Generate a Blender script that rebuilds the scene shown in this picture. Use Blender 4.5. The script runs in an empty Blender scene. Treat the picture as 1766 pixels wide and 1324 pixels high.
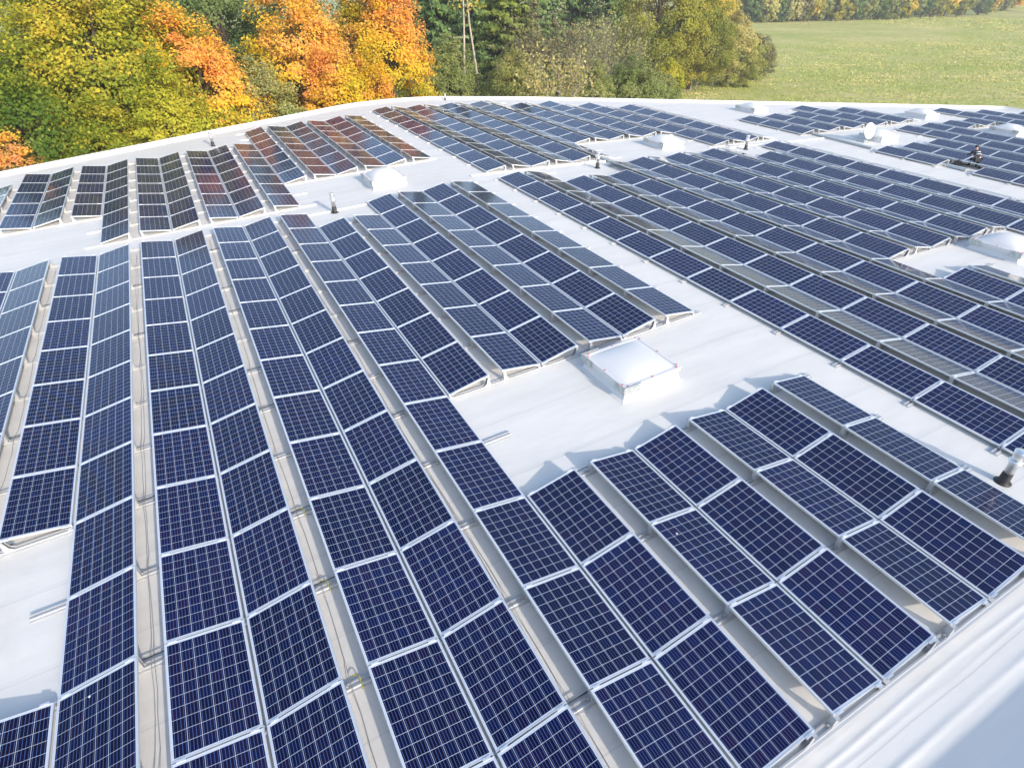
import bpy, bmesh, math, random
import numpy as np
from mathutils import Matrix, Vector

random.seed(7)
S = bpy.context.scene
COL = S.collection
rad = math.radians

# ------------------------------------------------------------------ roof frame
P = 2.3204          # pitch of the panel rows
L = 1.67            # pitch of panels along a row
X0 = 5.05 * P       # roof ridge
TA = rad(2.0)       # slope of the left roof half
TB = math.atan(0.066)
ZR = -0.105          # membrane below the low panel edges

def Mleft():
    return Matrix.Translation((X0, 0, 0)) @ Matrix.Rotation(-TA, 4, 'Y') @ Matrix.Translation((-X0, 0, 0))

def Mright():
    return Matrix.Translation((X0, 0, 0)) @ Matrix.Rotation(-TA + TB, 4, 'Y') @ Matrix.Translation((-X0, 0, 0))
ML, MR = Mleft(), Mright()

def MS(s):
    return ML if s < X0 else MR

def roofpt(s, y, z=ZR):
    return MS(s) @ Vector((s, y, z))

# ------------------------------------------------------------------ camera
cam_d = bpy.data.cameras.new('camera')
cam = bpy.data.objects.new('camera', cam_d)
COL.objects.link(cam)
cam_d.sensor_width = 36.0
cam_d.lens = 36.0 * 1002.1 / 1766.0
cam_d.clip_start = 0.1
cam_d.clip_end = 4000
R3 = Matrix(((0.87745, -0.47964, -0.00425), (0.27857, 0.50237, 0.81855), (-0.39048, -0.71942, 0.57442))).transposed()
cam.matrix_world = Matrix.Translation((1.0496, -4.4788, 7.1059)) @ R3.to_4x4()
S.camera = cam
CAMP = cam.matrix_world.translation.copy()
CAMI = cam.matrix_world.inverted()

def project(w):
    c = CAMI @ Vector(w)
    if c.z > -0.2:
        return None
    f = 1002.1
    return (883 + f * c.x / -c.z, 662 - f * c.y / -c.z, -c.z)

# ------------------------------------------------------------------ light
SUN_EL, SUN_TR = rad(23.0), rad(-10.5)          # elevation, heading of the light's travel (from +Y, clockwise)
trav = Vector((math.sin(SUN_TR) * math.cos(SUN_EL), math.cos(SUN_TR) * math.cos(SUN_EL), -math.sin(SUN_EL)))
sd = bpy.data.lights.new('sun', 'SUN')
sd.energy = 2.0
sd.angle = rad(0.6)
sd.color = (1.0, 0.90, 0.78)
sun = bpy.data.objects.new('sun', sd)
sun.rotation_euler = trav.to_track_quat('-Z', 'Y').to_euler()
sun.location = (0, -40, 60)
COL.objects.link(sun)
W = bpy.data.worlds.new('World')
S.world = W
W.use_nodes = True
wn = W.node_tree
bg = wn.nodes['Background']
sky = wn.nodes.new('ShaderNodeTexSky')
sky.sky_type = 'NISHITA'
sky.sun_disc = False
sky.sun_elevation = SUN_EL
sky.sun_rotation = math.pi + SUN_TR
sky.air_density = 1.0
sky.dust_density = 1.5
sky.ozone_density = 1.0
wn.links.new(sky.outputs[0], bg.inputs[0])
bg.inputs[1].default_value = 0.15
S.view_settings.view_transform = 'Standard'
S.view_settings.look = 'None'
S.view_settings.exposure = 1.08
S.view_settings.gamma = 1.0
S.cycles.max_bounces = 10
S.cycles.diffuse_bounces = 6
S.cycles.glossy_bounces = 3
S.cycles.transmission_bounces = 3
S.cycles.use_denoising = True

# ------------------------------------------------------------------ helpers
def tag(o, label=None, cat=None, group=None, kind=None):
    if label: o['label'] = label
    if cat: o['category'] = cat
    if group: o['group'] = group
    if kind: o['kind'] = kind
    return o

def empty(name, mat=None, loc=None, size=0.2):
    o = bpy.data.objects.new(name, None)
    o.empty_display_size = size
    if mat is not None: o.matrix_world = mat
    if loc is not None: o.location = loc
    COL.objects.link(o)
    return o

def link(name, me, parent=None, mat=None):
    o = bpy.data.objects.new(name, me)
    COL.objects.link(o)
    if parent is not None: o.parent = parent
    if mat is not None:
        if parent is not None: o.matrix_local = mat
        else: o.matrix_world = mat
    return o

class MB:
    """collects simple shapes into one mesh"""
    def __init__(self):
        self.v, self.f, self.m, self.sm = [], [], [], []
    def add(self, vs, fs, mi=0, smooth=False):
        b = len(self.v)
        self.v += [tuple(p) for p in vs]
        for f in fs:
            self.f.append(tuple(i + b for i in f)); self.m.append(mi); self.sm.append(smooth)
        return self
    def box(self, c, s, mi=0, M=None):
        x, y, z = s[0] / 2, s[1] / 2, s[2] / 2
        vs = [Vector((c[0] + a * x, c[1] + b * y, c[2] + d * z)) for d in (-1, 1) for b in (-1, 1) for a in (-1, 1)]
        if M is not None: vs = [M @ p for p in vs]
        return self.add(vs, [(0, 2, 3, 1), (4, 5, 7, 6), (0, 1, 5, 4), (2, 6, 7, 3), (0, 4, 6, 2), (1, 3, 7, 5)], mi)
    def prism(self, prof, a, b, axis='x', mi=0):
        """profile (u, z) extruded along axis from a to b"""
        n = len(prof)
        if axis == 'x': vs = [(a, u, z) for u, z in prof] + [(b, u, z) for u, z in prof]
        else: vs = [(u, a, z) for u, z in prof] + [(u, b, z) for u, z in prof]
        fs = [(i, (i + 1) % n, n + (i + 1) % n, n + i) for i in range(n)] + [tuple(range(n))[::-1], tuple(range(n, 2 * n))]
        return self.add(vs, fs, mi)
    def lathe(self, prof, n=20, c=(0, 0, 0), mi=0, smooth=True, M=None, cap=True):
        vs, fs = [], []
        for r, z in prof:
            for k in range(n):
                t = 2 * math.pi * k / n
                vs.append(Vector((c[0] + r * math.cos(t), c[1] + r * math.sin(t), c[2] + z)))
        for i in range(len(prof) - 1):
            for k in range(n):
                fs.append((i * n + k, i * n + (k + 1) % n, (i + 1) * n + (k + 1) % n, (i + 1) * n + k))
        if M is not None: vs = [M @ p for p in vs]
        self.add(vs, fs, mi, smooth)
        if cap:
            b = len(self.v) - len(vs)
            self.f.append(tuple(b + (len(prof) - 1) * n + k for k in range(n))); self.m.append(mi); self.sm.append(False)
            self.f.append(tuple(b + k for k in reversed(range(n)))); self.m.append(mi); self.sm.append(False)
        return self
    def tube(self, pts, rs, n=6, mi=0):
        pts = [Vector(p) for p in pts]
        if not hasattr(rs, '__len__'): rs = [rs] * len(pts)
        vs, fs = [], []
        for i, p in enumerate(pts):
            d = (pts[min(i + 1, len(pts) - 1)] - pts[max(i - 1, 0)])
            if d.length < 1e-6: d = Vector((0, 0, 1))
            d.normalize()
            u = d.cross(Vector((0.31, 0.17, 0.93)))
            if u.length < 1e-3: u = d.cross(Vector((1, 0, 0)))
            u.normalize(); w = d.cross(u)
            for k in range(n):
                t = 2 * math.pi * k / n
                vs.append(p + (u * math.cos(t) + w * math.sin(t)) * rs[i])
        for i in range(len(pts) - 1):
            for k in range(n):
                fs.append((i * n + k, i * n + (k + 1) % n, (i + 1) * n + (k + 1) % n, (i + 1) * n + k))
        fs.append(tuple(range(n))[::-1]); fs.append(tuple((len(pts) - 1) * n + k for k in range(n)))
        return self.add(vs, fs, mi, True)
    def mesh(self, name, mats):
        me = bpy.data.meshes.new(name)
        me.from_pydata(self.v, [], self.f)
        for m in (mats if isinstance(mats, (list, tuple)) else [mats]): me.materials.append(m)
        me.polygons.foreach_set('material_index', self.m)
        me.polygons.foreach_set('use_smooth', self.sm)
        me.update()
        return me
    def build(self, name, mats, parent=None, mat=None):
        return link(name, self.mesh(name, mats), parent, mat)

# ------------------------------------------------------------------ materials
def mat(name, base=(0.5, 0.5, 0.5), rough=0.5, metal=0.0, spec=0.5):
    m = bpy.data.materials.new(name)
    m.use_nodes = True
    b = m.node_tree.nodes['Principled BSDF']
    b.inputs['Base Color'].default_value = (*base, 1)
    b.inputs['Roughness'].default_value = rough
    b.inputs['Metallic'].default_value = metal
    b.inputs['Specular IOR Level'].default_value = spec
    return m

class NT:
    def __init__(self, m):
        self.t = m.node_tree; self.b = self.t.nodes['Principled BSDF']
    def n(self, kind, **kw):
        x = self.t.nodes.new('ShaderNode' + kind)
        for k, v in kw.items(): setattr(x, k, v)
        return x
    def l(self, a, b): self.t.links.new(a, b)
    def math(self, op, a, b=None, c=None):
        x = self.n('Math', operation=op)
        for i, v in enumerate((a, b, c)):
            if v is None: continue
            if isinstance(v, (int, float)): x.inputs[i].default_value = v
            else: self.l(v, x.inputs[i])
        return x.outputs[0]
    def mix(self, fac, a, b):
        x = self.n('Mix', data_type='RGBA')
        for i, v in ((0, fac), (6, a), (7, b)):
            if isinstance(v, (int, float)): x.inputs[i].default_value = v
            elif isinstance(v, tuple): x.inputs[i].default_value = (*v, 1)
            else: self.l(v, x.inputs[i])
        return x.outputs[2]
    def noise(self, vec, scale, detail=3, rough=0.55):
        x = self.n('TexNoise'); x.inputs['Scale'].default_value = scale
        x.inputs['Detail'].default_value = detail; x.inputs['Roughness'].default_value = rough
        if vec is not None: self.l(vec, x.inputs['Vector'])
        return x.outputs[0]
    def ramp(self, fac, stops):
        x = self.n('ValToRGB'); r = x.color_ramp
        while len(r.elements) < len(stops): r.elements.new(0.5)
        for e, (p, c) in zip(r.elements, stops):
            e.position = p; e.color = (*c, 1) if len(c) == 3 else c
        self.l(fac, x.inputs[0]); return x.outputs[0]
    def bump(self, h, strength=0.3, dist=0.02):
        x = self.n('Bump'); x.inputs['Strength'].default_value = strength; x.inputs['Distance'].default_value = dist
        self.l(h, x.inputs['Height']); self.l(x.outputs[0], self.b.inputs['Normal'])

def mapping(t, vec, scale):
    x = t.n('Mapping'); x.inputs['Scale'].default_value = scale; t.l(vec, x.inputs['Vector']); return x.outputs[0]

# solar cells
PW, PL = 0.992, 1.65
def make_cells():
    m = mat('solar_cells', (0.01, 0.015, 0.06), 0.12, 0, 0.5)
    t = NT(m)
    uv = t.n('UVMap'); uv.uv_map = 'UVMap'
    sep = t.n('SeparateXYZ'); t.l(uv.outputs[0], sep.inputs[0])
    mu, mv = 0.030, 0.036
    cu = t.math('DIVIDE', t.math('SUBTRACT', sep.outputs[0], mu), (PW - 2 * mu) / 6)
    cv = t.math('DIVIDE', t.math('SUBTRACT', sep.outputs[1], mv), (PL - 2 * mv) / 10)
    fu, fv = t.math('FRACT', cu), t.math('FRACT', cv)
    g = 0.0155
    du = t.math('MINIMUM', fu, t.math('SUBTRACT', 1.0, fu))
    dv = t.math('MINIMUM', fv, t.math('SUBTRACT', 1.0, fv))
    line = t.math('LESS_THAN', t.math('MINIMUM', du, dv), g)
    out = t.math('MAXIMUM',
                 t.math('MAXIMUM', t.math('LESS_THAN', cu, 0.0), t.math('GREATER_THAN', cu, 6.0)),
                 t.math('MAXIMUM', t.math('LESS_THAN', cv, 0.0), t.math('GREATER_THAN', cv, 10.0)))
    white = t.math('MAXIMUM', line, out)
    # busbars, four to a cell
    b4 = t.math('FRACT', t.math('MULTIPLY', fu, 4.0))
    bus = t.math('LESS_THAN', t.math('ABSOLUTE', t.math('SUBTRACT', b4, 0.5)), 0.085)
    # per-cell tone
    comb = t.n('CombineXYZ')
    t.l(t.math('FLOOR', cu), comb.inputs[0]); t.l(t.math('FLOOR', cv), comb.inputs[1])
    oi = t.n('ObjectInfo')
    t.l(t.math('MULTIPLY', oi.outputs['Random'], 91.0), comb.inputs[2])
    wn_ = t.n('TexWhiteNoise'); t.l(comb.outputs[0], wn_.inputs['Vector'])
    cell = t.ramp(wn_.outputs['Value'], [(0.0, (0.0032, 0.0040, 0.026)), (0.45, (0.0060, 0.0040, 0.029)),
                                         (0.75, (0.0036, 0.0064, 0.044)), (1.0, (0.0110, 0.0055, 0.032))])
    vor = t.n('TexVoronoi'); vor.inputs['Scale'].default_value = 90
    t.l(uv.outputs[0], vor.inputs['Vector'])
    grain = t.math('MULTIPLY_ADD', t.math('FRACT', t.math('MULTIPLY', vor.outputs['Distance'], 5.0)), 0.5, 0.75)
    hs = t.n('HueSaturation'); t.l(cell, hs.inputs['Color'])
    tone = t.math('MULTIPLY', t.math('MULTIPLY_ADD', oi.outputs['Random'], 0.5, 0.75), grain)
    t.l(tone, hs.inputs['Value'])
    c = t.mix(bus, hs.outputs[0], (0.050, 0.090, 0.23))
    c = t.mix(white, c, (0.52, 0.57, 0.65))
    gd = t.n('NewGeometry')
    dust = t.ramp(t.noise(mapping(t, gd.outputs['Position'], (1.1, 0.7, 1)), 1.0, 5, 0.65), [(0.42, (0, 0, 0)), (0.75, (1, 1, 1))])
    c = t.mix(t.math('MULTIPLY', dust, 0.009), c, (0.40, 0.38, 0.36))
    t.l(c, t.b.inputs['Base Color'])
    t.b.inputs['IOR'].default_value = 1.5
    # dusty glass
    geo = t.n('NewGeometry')
    nz = t.noise(geo.outputs['Position'], 2.2, 4)
    t.l(t.math('MULTIPLY_ADD', nz, 0.10, 0.05), t.b.inputs['Roughness'])
    t.b.inputs['Specular IOR Level'].default_value = 0.12
    return m
M_CELL = make_cells()
M_FRAME = mat('anodised_frame', (0.78, 0.80, 0.83), 0.38, 0.55)
M_BACK = mat('backsheet', (0.80, 0.80, 0.80), 0.6)
M_RAIL = mat('aluminium_rail', (0.56, 0.57, 0.58), 0.38, 0.45)
M_GALV = mat('galvanised_sheet', (0.50, 0.53, 0.54), 0.5, 0.55)
t = NT(M_GALV); tc = t.n('TexCoord')
t.l(t.ramp(t.noise(tc.outputs['Object'], 14, 3), [(0.3, (0.36, 0.40, 0.41)), (0.7, (0.58, 0.61, 0.62))]), t.b.inputs['Base Color'])
M_STEEL = mat('steel_pipe', (0.86, 0.87, 0.88), 0.30, 0.85)
M_RUBBER = mat('black_rubber', (0.018, 0.018, 0.02), 0.55)
M_CABLE = mat('black_cable', (0.012, 0.012, 0.013), 0.5)
M_GREYC = mat('grey_cable', (0.34, 0.34, 0.35), 0.6)
M_EARTH = mat('earth_cable', (0.30, 0.33, 0.02), 0.5)
t = NT(M_EARTH); tc = t.n('TexCoord'); wv = t.n('TexWave'); wv.inputs['Scale'].default_value = 14
t.l(tc.outputs['Object'], wv.inputs[0])
t.l(t.ramp(wv.outputs[1], [(0.45, (0.10, 0.20, 0.02)), (0.55, (0.62, 0.52, 0.03))]), t.b.inputs['Base Color'])
M_WHITE = mat('white_plastic', (0.80, 0.81, 0.82), 0.35)
M_RED = mat('red_cap', (0.55, 0.05, 0.07), 0.4)
M_DOME = mat('opal_dome', (0.70, 0.70, 0.70), 0.42, 0, 0.3)
M_CURB = mat('white_curb', (0.66, 0.66, 0.66), 0.5)
NT(M_DOME).b.inputs['Subsurface Weight'].default_value = 0.0
M_DUCT = mat('grey_duct', (0.46, 0.50, 0.51), 0.45, 0.3)
M_DROP = mat('bird_dropping', (0.75, 0.75, 0.70), 0.8)
M_POST = mat('weathered_wood', (0.30, 0.26, 0.22), 0.85)
M_WIRE = mat('fence_wire', (0.25, 0.25, 0.25), 0.5, 0.6)

def make_membrane():
    m = mat('roof_membrane', (0.78, 0.78, 0.78), 0.42, 0, 0.4)
    t = NT(m); tc = t.n('TexCoord'); v = tc.outputs['Object']
    sep = t.n('SeparateXYZ'); t.l(v, sep.inputs[0])
    # lap seams every 1.52 m running across the fall
    wob = t.math('MULTIPLY', t.math('SUBTRACT', t.noise(mapping(t, v, (0.6, 0.6, 0.6)), 1.0, 2), 0.5), 0.05)
    fy = t.math('FRACT', t.math('DIVIDE', t.math('ADD', sep.outputs[1], wob), 1.52))
    seam = t.math('MULTIPLY', t.math('LESS_THAN', t.math('ABSOLUTE', t.math('SUBTRACT', fy, 0.5)), 0.006), 0.30)
    lap = t.math('MULTIPLY', t.math('LESS_THAN', t.math('ABSOLUTE', t.math('SUBTRACT', fy, 0.53)), 0.028), 0.10)
    # soft streaks and grime with their own shape
    st = t.noise(mapping(t, v, (0.35, 2.2, 1)), 1.0, 5, 0.6)
    big = t.noise(mapping(t, v, (0.30, 0.22, 1)), 1.0, 4, 0.6)
    c = t.ramp(st, [(0.25, (0.655, 0.64, 0.61)), (0.55, (0.715, 0.70, 0.665)), (0.8, (0.74, 0.725, 0.69))])
    c = t.mix(t.math('MULTIPLY', t.ramp(big, [(0.50, (0, 0, 0)), (0.72, (1, 1, 1))]), 0.30), c, (0.62, 0.60, 0.57))
    # brown water marks under the panel rows of the left half
    sp = t.noise(mapping(t, v, (1.6, 0.5, 1)), 1.0, 5, 0.65)
    brown = t.ramp(sp, [(0.54, (0, 0, 0)), (0.72, (1, 1, 1))])
    lf = t.n('MapRange'); t.l(sep.outputs[0], lf.inputs[0]); lf.inputs[1].default_value = 0.3; lf.inputs[2].default_value = -2.6
    lf.inputs[3].default_value = 0.0; lf.inputs[4].default_value = 0.16
    c = t.mix(t.math('MULTIPLY', brown, lf.outputs[0]), c, (0.52, 0.44, 0.36))
    # small scuffs
    dots = t.noise(mapping(t, v, (3.0, 2.2, 1)), 2.0, 6, 0.7)
    c = t.mix(t.math('MULTIPLY', t.ramp(dots, [(0.66, (0, 0, 0)), (0.74, (1, 1, 1))]), 0.36), c, (0.46, 0.45, 0.42))
    c = t.mix(t.math('ADD', seam, lap), c, (0.45, 0.45, 0.46))
    t.l(c, t.b.inputs['Base Color'])
    h = t.math('ADD', t.math('MULTIPLY', t.noise(mapping(t, v, (0.9, 2.4, 1)), 1.0, 4, 0.5), 1.0),
               t.math('MULTIPLY', t.math('LESS_THAN', fy, 0.5), 0.12))
    t.bump(h, 0.45, 0.03)
    t.l(t.math('MULTIPLY_ADD', st, 0.20, 0.48), t.b.inputs['Roughness'])
    return m
M_ROOF = make_membrane()

def make_wall():
    m = mat('wall_render', (0.55, 0.55, 0.54), 0.8)
    t = NT(m); tc = t.n('TexCoord')
    t.l(t.ramp(t.noise(tc.outputs['Object'], 0.8, 5), [(0.3, (0.48, 0.48, 0.47)), (0.7, (0.60, 0.60, 0.59))]), t.b.inputs['Base Color'])
    return m
M_WALL = make_wall()

def make_grass():
    m = mat('meadow_grass', (0.10, 0.16, 0.03), 0.9, 0, 0.2)
    t = NT(m); g = t.n('NewGeometry'); v = g.outputs['Position']
    a = t.noise(mapping(t, v, (0.05, 0.05, 0)), 1.0, 6, 0.65)
    b = t.noise(mapping(t, v, (0.55, 0.55, 0)), 1.0, 5, 0.7)
    c3 = t.noise(mapping(t, v, (2.6, 2.6, 0)), 1.0, 3, 0.7)
    s = t.math('ADD', t.math('MULTIPLY', a, 0.42), t.math('ADD', t.math('MULTIPLY', b, 0.40), t.math('MULTIPLY', c3, 0.18)))
    c = t.ramp(s, [(0.34, (0.200, 0.290, 0.042)), (0.45, (0.340, 0.370, 0.088)), (0.52, (0.440, 0.420, 0.145)), (0.64, (0.60, 0.50, 0.25))])
    t.l(c, t.b.inputs['Base Color'])
    t.bump(b, 0.6, 0.25)
    return m
M_GRASS = make_grass()

def leaf_mat(name, stops, transl=0.42, rough=0.55):
    m = bpy.data.materials.new(name); m.use_nodes = True
    t = NT(m)
    at = t.n('Attribute'); at.attribute_name = 'tint'
    c = t.ramp(at.outputs['Fac'], stops)
    t.l(c, t.b.inputs['Base Color'])
    t.b.inputs['Roughness'].default_value = rough
    t.b.inputs['Specular IOR Level'].default_value = 0.25
    tr = t.n('BsdfTranslucent'); t.l(c, tr.inputs[0])
    mx = t.n('MixShader'); mx.inputs[0].default_value = transl
    out = [n for n in t.t.nodes if n.type == 'OUTPUT_MATERIAL'][0]
    t.l(t.b.outputs[0], mx.inputs[1]); t.l(tr.outputs[0], mx.inputs[2]); t.l(mx.outputs[0], out.inputs[0])
    return m

LEAF = {
 'mapleY': leaf_mat('leaf_yellow_green', [(0, (0.108, 0.197, 0.015)), (0.3, (0.317, 0.336, 0.025)), (0.6, (0.659, 0.533, 0.052)), (0.85, (0.880, 0.557, 0.114)), (1, (0.880, 0.510, 0.166))]),
 'mapleG': leaf_mat('leaf_turning_green', [(0, (0.082, 0.157, 0.014)), (0.35, (0.246, 0.301, 0.023)), (0.7, (0.547, 0.464, 0.042)), (1, (0.880, 0.557, 0.114))]),
 'mapleO': leaf_mat('leaf_orange', [(0, (0.450, 0.443, 0.027)), (0.25, (0.828, 0.603, 0.027)), (0.5, (0.854, 0.554, 0.067)), (0.8, (0.854, 0.443, 0.140)), (1, (0.854, 0.369, 0.190))]),
 'mapleYO': leaf_mat('leaf_gold', [(0, (0.174, 0.264, 0.023)), (0.22, (0.522, 0.462, 0.026)), (0.55, (0.836, 0.572, 0.035)), (1, (0.836, 0.396, 0.106))]),
 'mapleR': leaf_mat('leaf_red_orange', [(0, (0.610, 0.536, 0.022)), (0.35, (0.880, 0.598, 0.032)), (0.7, (0.880, 0.436, 0.091)), (1, (0.854, 0.311, 0.119))]),
 'dark': leaf_mat('leaf_dark_green', [(0, (0.055, 0.116, 0.030)), (0.6, (0.128, 0.213, 0.055)), (1, (0.232, 0.305, 0.098))]),
 'lime': leaf_mat('leaf_lime', [(0, (0.188, 0.261, 0.019)), (0.5, (0.443, 0.454, 0.039)), (1, (0.725, 0.613, 0.068))]),
 'olive': leaf_mat('leaf_olive', [(0, (0.156, 0.220, 0.056)), (0.5, (0.336, 0.373, 0.113)), (1, (0.581, 0.512, 0.224))]),
 'tan': leaf_mat('leaf_tan', [(0, (0.167, 0.234, 0.043)), (0.5, (0.397, 0.403, 0.110)), (1, (0.717, 0.578, 0.244))]),
 'red': leaf_mat('leaf_russet', [(0, (0.174, 0.210, 0.081)), (0.6, (0.290, 0.253, 0.127)), (1, (0.441, 0.308, 0.174))]),
 'willow': leaf_mat('leaf_willow', [(0, (0.156, 0.191, 0.022)), (0.5, (0.395, 0.383, 0.055)), (0.8, (0.646, 0.499, 0.077)), (1, (0.837, 0.544, 0.088))]),
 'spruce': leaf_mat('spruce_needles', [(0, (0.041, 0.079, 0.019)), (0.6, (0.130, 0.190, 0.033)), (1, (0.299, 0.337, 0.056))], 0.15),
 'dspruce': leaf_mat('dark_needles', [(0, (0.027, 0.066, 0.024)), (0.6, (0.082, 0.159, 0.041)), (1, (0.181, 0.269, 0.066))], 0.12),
 'grass': leaf_mat('grass_tufts', [(0, (0.209, 0.315, 0.050)), (0.5, (0.407, 0.443, 0.121)), (1, (0.665, 0.548, 0.264))], 0.3),
}
def bark(name, a, b):
    m = mat(name, a, 0.9)
    t = NT(m); tc = t.n('TexCoord')
    t.l(t.ramp(t.noise(mapping(t, tc.outputs['Object'], (6, 6, 1.2)), 1, 4), [(0.3, a), (0.7, b)]), t.b.inputs['Base Color'])
    return m
M_BARK = bark('brown_bark', (0.06, 0.045, 0.035), (0.14, 0.11, 0.085))
M_BARKG = bark('grey_bark', (0.16, 0.14, 0.12), (0.30, 0.27, 0.23))
M_BARKP = bark('pale_bark', (0.32, 0.27, 0.21), (0.52, 0.46, 0.38))

# ------------------------------------------------------------------ ground
def make_ground():
    n = 90
    r = np.concatenate([[0.0], np.geomspace(20, 900, 36)])
    vs, fs = [], []
    cx, cy = 30.0, 20.0
    for i, q in enumerate(r):
        for k in range(n):
            th = 2 * math.pi * k / n
            x, y = cx + q * math.cos(th), cy + q * math.sin(th)
            z = -8.0
            if q > 90:
                z += 0.5 * math.sin(x * 0.021 + 1.0) * math.cos(y * 0.017) * min(1, (q - 90) / 120)
            vs.append((x, y, z))
    for i in range(len(r) - 1):
        for k in range(n):
            fs.append((i * n + k, i * n + (k + 1) % n, (i + 1) * n + (k + 1) % n, (i + 1) * n + k))
    mb = MB(); mb.add(vs, fs, 0, True)
    o = mb.build('ground', M_GRASS)
    tag(o, 'pale green meadow beyond the white roof', None, None, 'structure')
make_ground()

# ------------------------------------------------------------------ building
def dense(pts, step):
    out = []
    for a, b in zip(pts[:-1], pts[1:]):
        d = math.dist(a, b); n = max(1, int(d / step))
        for i in range(n): out.append((a[0] + (b[0] - a[0]) * i / n, a[1] + (b[1] - a[1]) * i / n))
    out.append(pts[-1]); return out
FAR_EDGE = [(-15.0, 30.4), (-6.91, 32.99), (-1.93, 34.5), (4.22, 36.45), (7.84, 37.5), (11.4, 38.55), (13.2, 39.2), (14.8, 39.7), (16.5, 39.93),
            (18.0, 39.85), (19.12, 39.62), (24.87, 37.55), (34.77, 32.6), (44.88, 27.5), (53.13, 23.4), (58.43, 20.6)]
def far_y(s):
    for (a, ya), (b, yb) in zip(FAR_EDGE[:-1], FAR_EDGE[1:]):
        if a <= s <= b: return ya + (yb - ya) * (s - a) / (b - a)
    return FAR_EDGE[-1][1]
NEAR_Y = -7.4
def fold(s, y):
    """membrane folds along the near roof edge"""
    w1 = 0.5 + 0.5 * math.sin(s * 2.1) * math.sin(s * 0.83 + 1)
    w2 = math.sin(s * 1.3 + 0.7)
    w3 = math.sin(s * 3.7 + 2.0) * math.sin(s * 1.9)
    h = (0.006 + 0.006 * w1) * math.exp(-((y + 3.60 + 0.02 * w2) / 0.030) ** 2)
    h += (0.004 + 0.004 * w3) * math.exp(-((y + 3.74 - 0.03 * w1) / 0.022) ** 2)
    h += (0.013 + 0.006 * w2) * math.exp(-((y + 4.02 + 0.012 * w3) / 0.045) ** 2)
    h += 0.007 * max(0, w3) * math.exp(-((y + 3.46 + 0.02 * w2) / 0.025) ** 2)
    return h
def build_roof():
    bld = empty('warehouse_building', loc=(0, 0, 0))
    tag(bld, 'large flat roofed building with white membrane roof carrying all the solar panels', 'building')
    xs = [-15.0 + 0.5 * i for i in range(53)]
    xs = [x for x in xs if x < X0 - 0.2] + [X0] + [X0 + 0.5 + 0.6 * i for i in range(78)]
    xs = [x for x in xs if x <= 58.43] + [58.43]
    ys_near = [NEAR_Y, -6.0, -5.0, -4.6] + [-4.30 + 0.018 * i for i in range(58)] + [-3.2, -3.0]
    vs, fs = [], []
    ny = len(ys_near) + 24
    for s in xs:
        fy = far_y(s)
        ys = ys_near + [-3.0 + (fy + 3.0) * (i + 1) / 24 for i in range(24)]
        for y in ys:
            z = ZR + (fold(s, y) if y < -3.1 else 0)
            vs.append(roofpt(s, y, z))
    for i in range(len(xs) - 1):
        for j in range(ny - 1):
            fs.append((i * ny + j, (i + 1) * ny + j, (i + 1) * ny + j + 1, i * ny + j + 1))
    MB().add(vs, fs, 0, True).build('roof', M_ROOF, bld)
    # raised white edge along the far sides and the right end
    edge = dense(FAR_EDGE, 0.9) + dense([(58.43, 20.0), (58.2, 5.0), (58.0, NEAR_Y)], 1.0)
    def sweep(poly, prof):
        vs, fs = [], []
        n = len(prof)
        for i, (s, y) in enumerate(poly):
            a = poly[max(i - 1, 0)]; b = poly[min(i + 1, len(poly) - 1)]
            d = Vector((b[0] - a[0], b[1] - a[1])).normalized()
            nx, nyy = -d.y, d.x          # outwards (left of travel)
            for u, z in prof:
                vs.append(roofpt(s + nx * u, y + nyy * u, ZR + z))
        for i in range(len(poly) - 1):
            for k in range(n - 1):
                fs.append((i * n + k, i * n + k + 1, (i + 1) * n + k + 1, (i + 1) * n + k))
        return vs, fs
    v, f = sweep(edge, [(-0.62, 0.004), (-0.32, 0.05), (-0.20, 0.13), (-0.10, 0.165)])
    MB().add(v, f, 0, True).build('edge_upstand', M_ROOF, bld)
    v, f = sweep(edge, [(-0.13, 0.15), (-0.13, 0.185), (0.10, 0.170), (0.10, 0.06)])
    MB().add(v, f, 0, False).build('edge_coping', M_WHITE, bld)
    v, f = sweep(edge, [(0.09, 0.08), (0.06, -8.4)])
    MB().add(v, f, 0, False).build('wall', M_WALL, bld)
    # near side parapet, its shade falls on the near strip of roof
    mb = MB()
    for a, b in ((-15.0, X0), (X0, 58.0)):
        M = MS(a + 0.01) if a < X0 - 1 else MR
        mb.box(((a + b) / 2, NEAR_Y + 0.16, ZR + 0.62), (b - a - 0.004, 0.3, 1.24), 0, M)
    mb.build('parapet', M_ROOF, bld)
build_roof()

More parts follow.
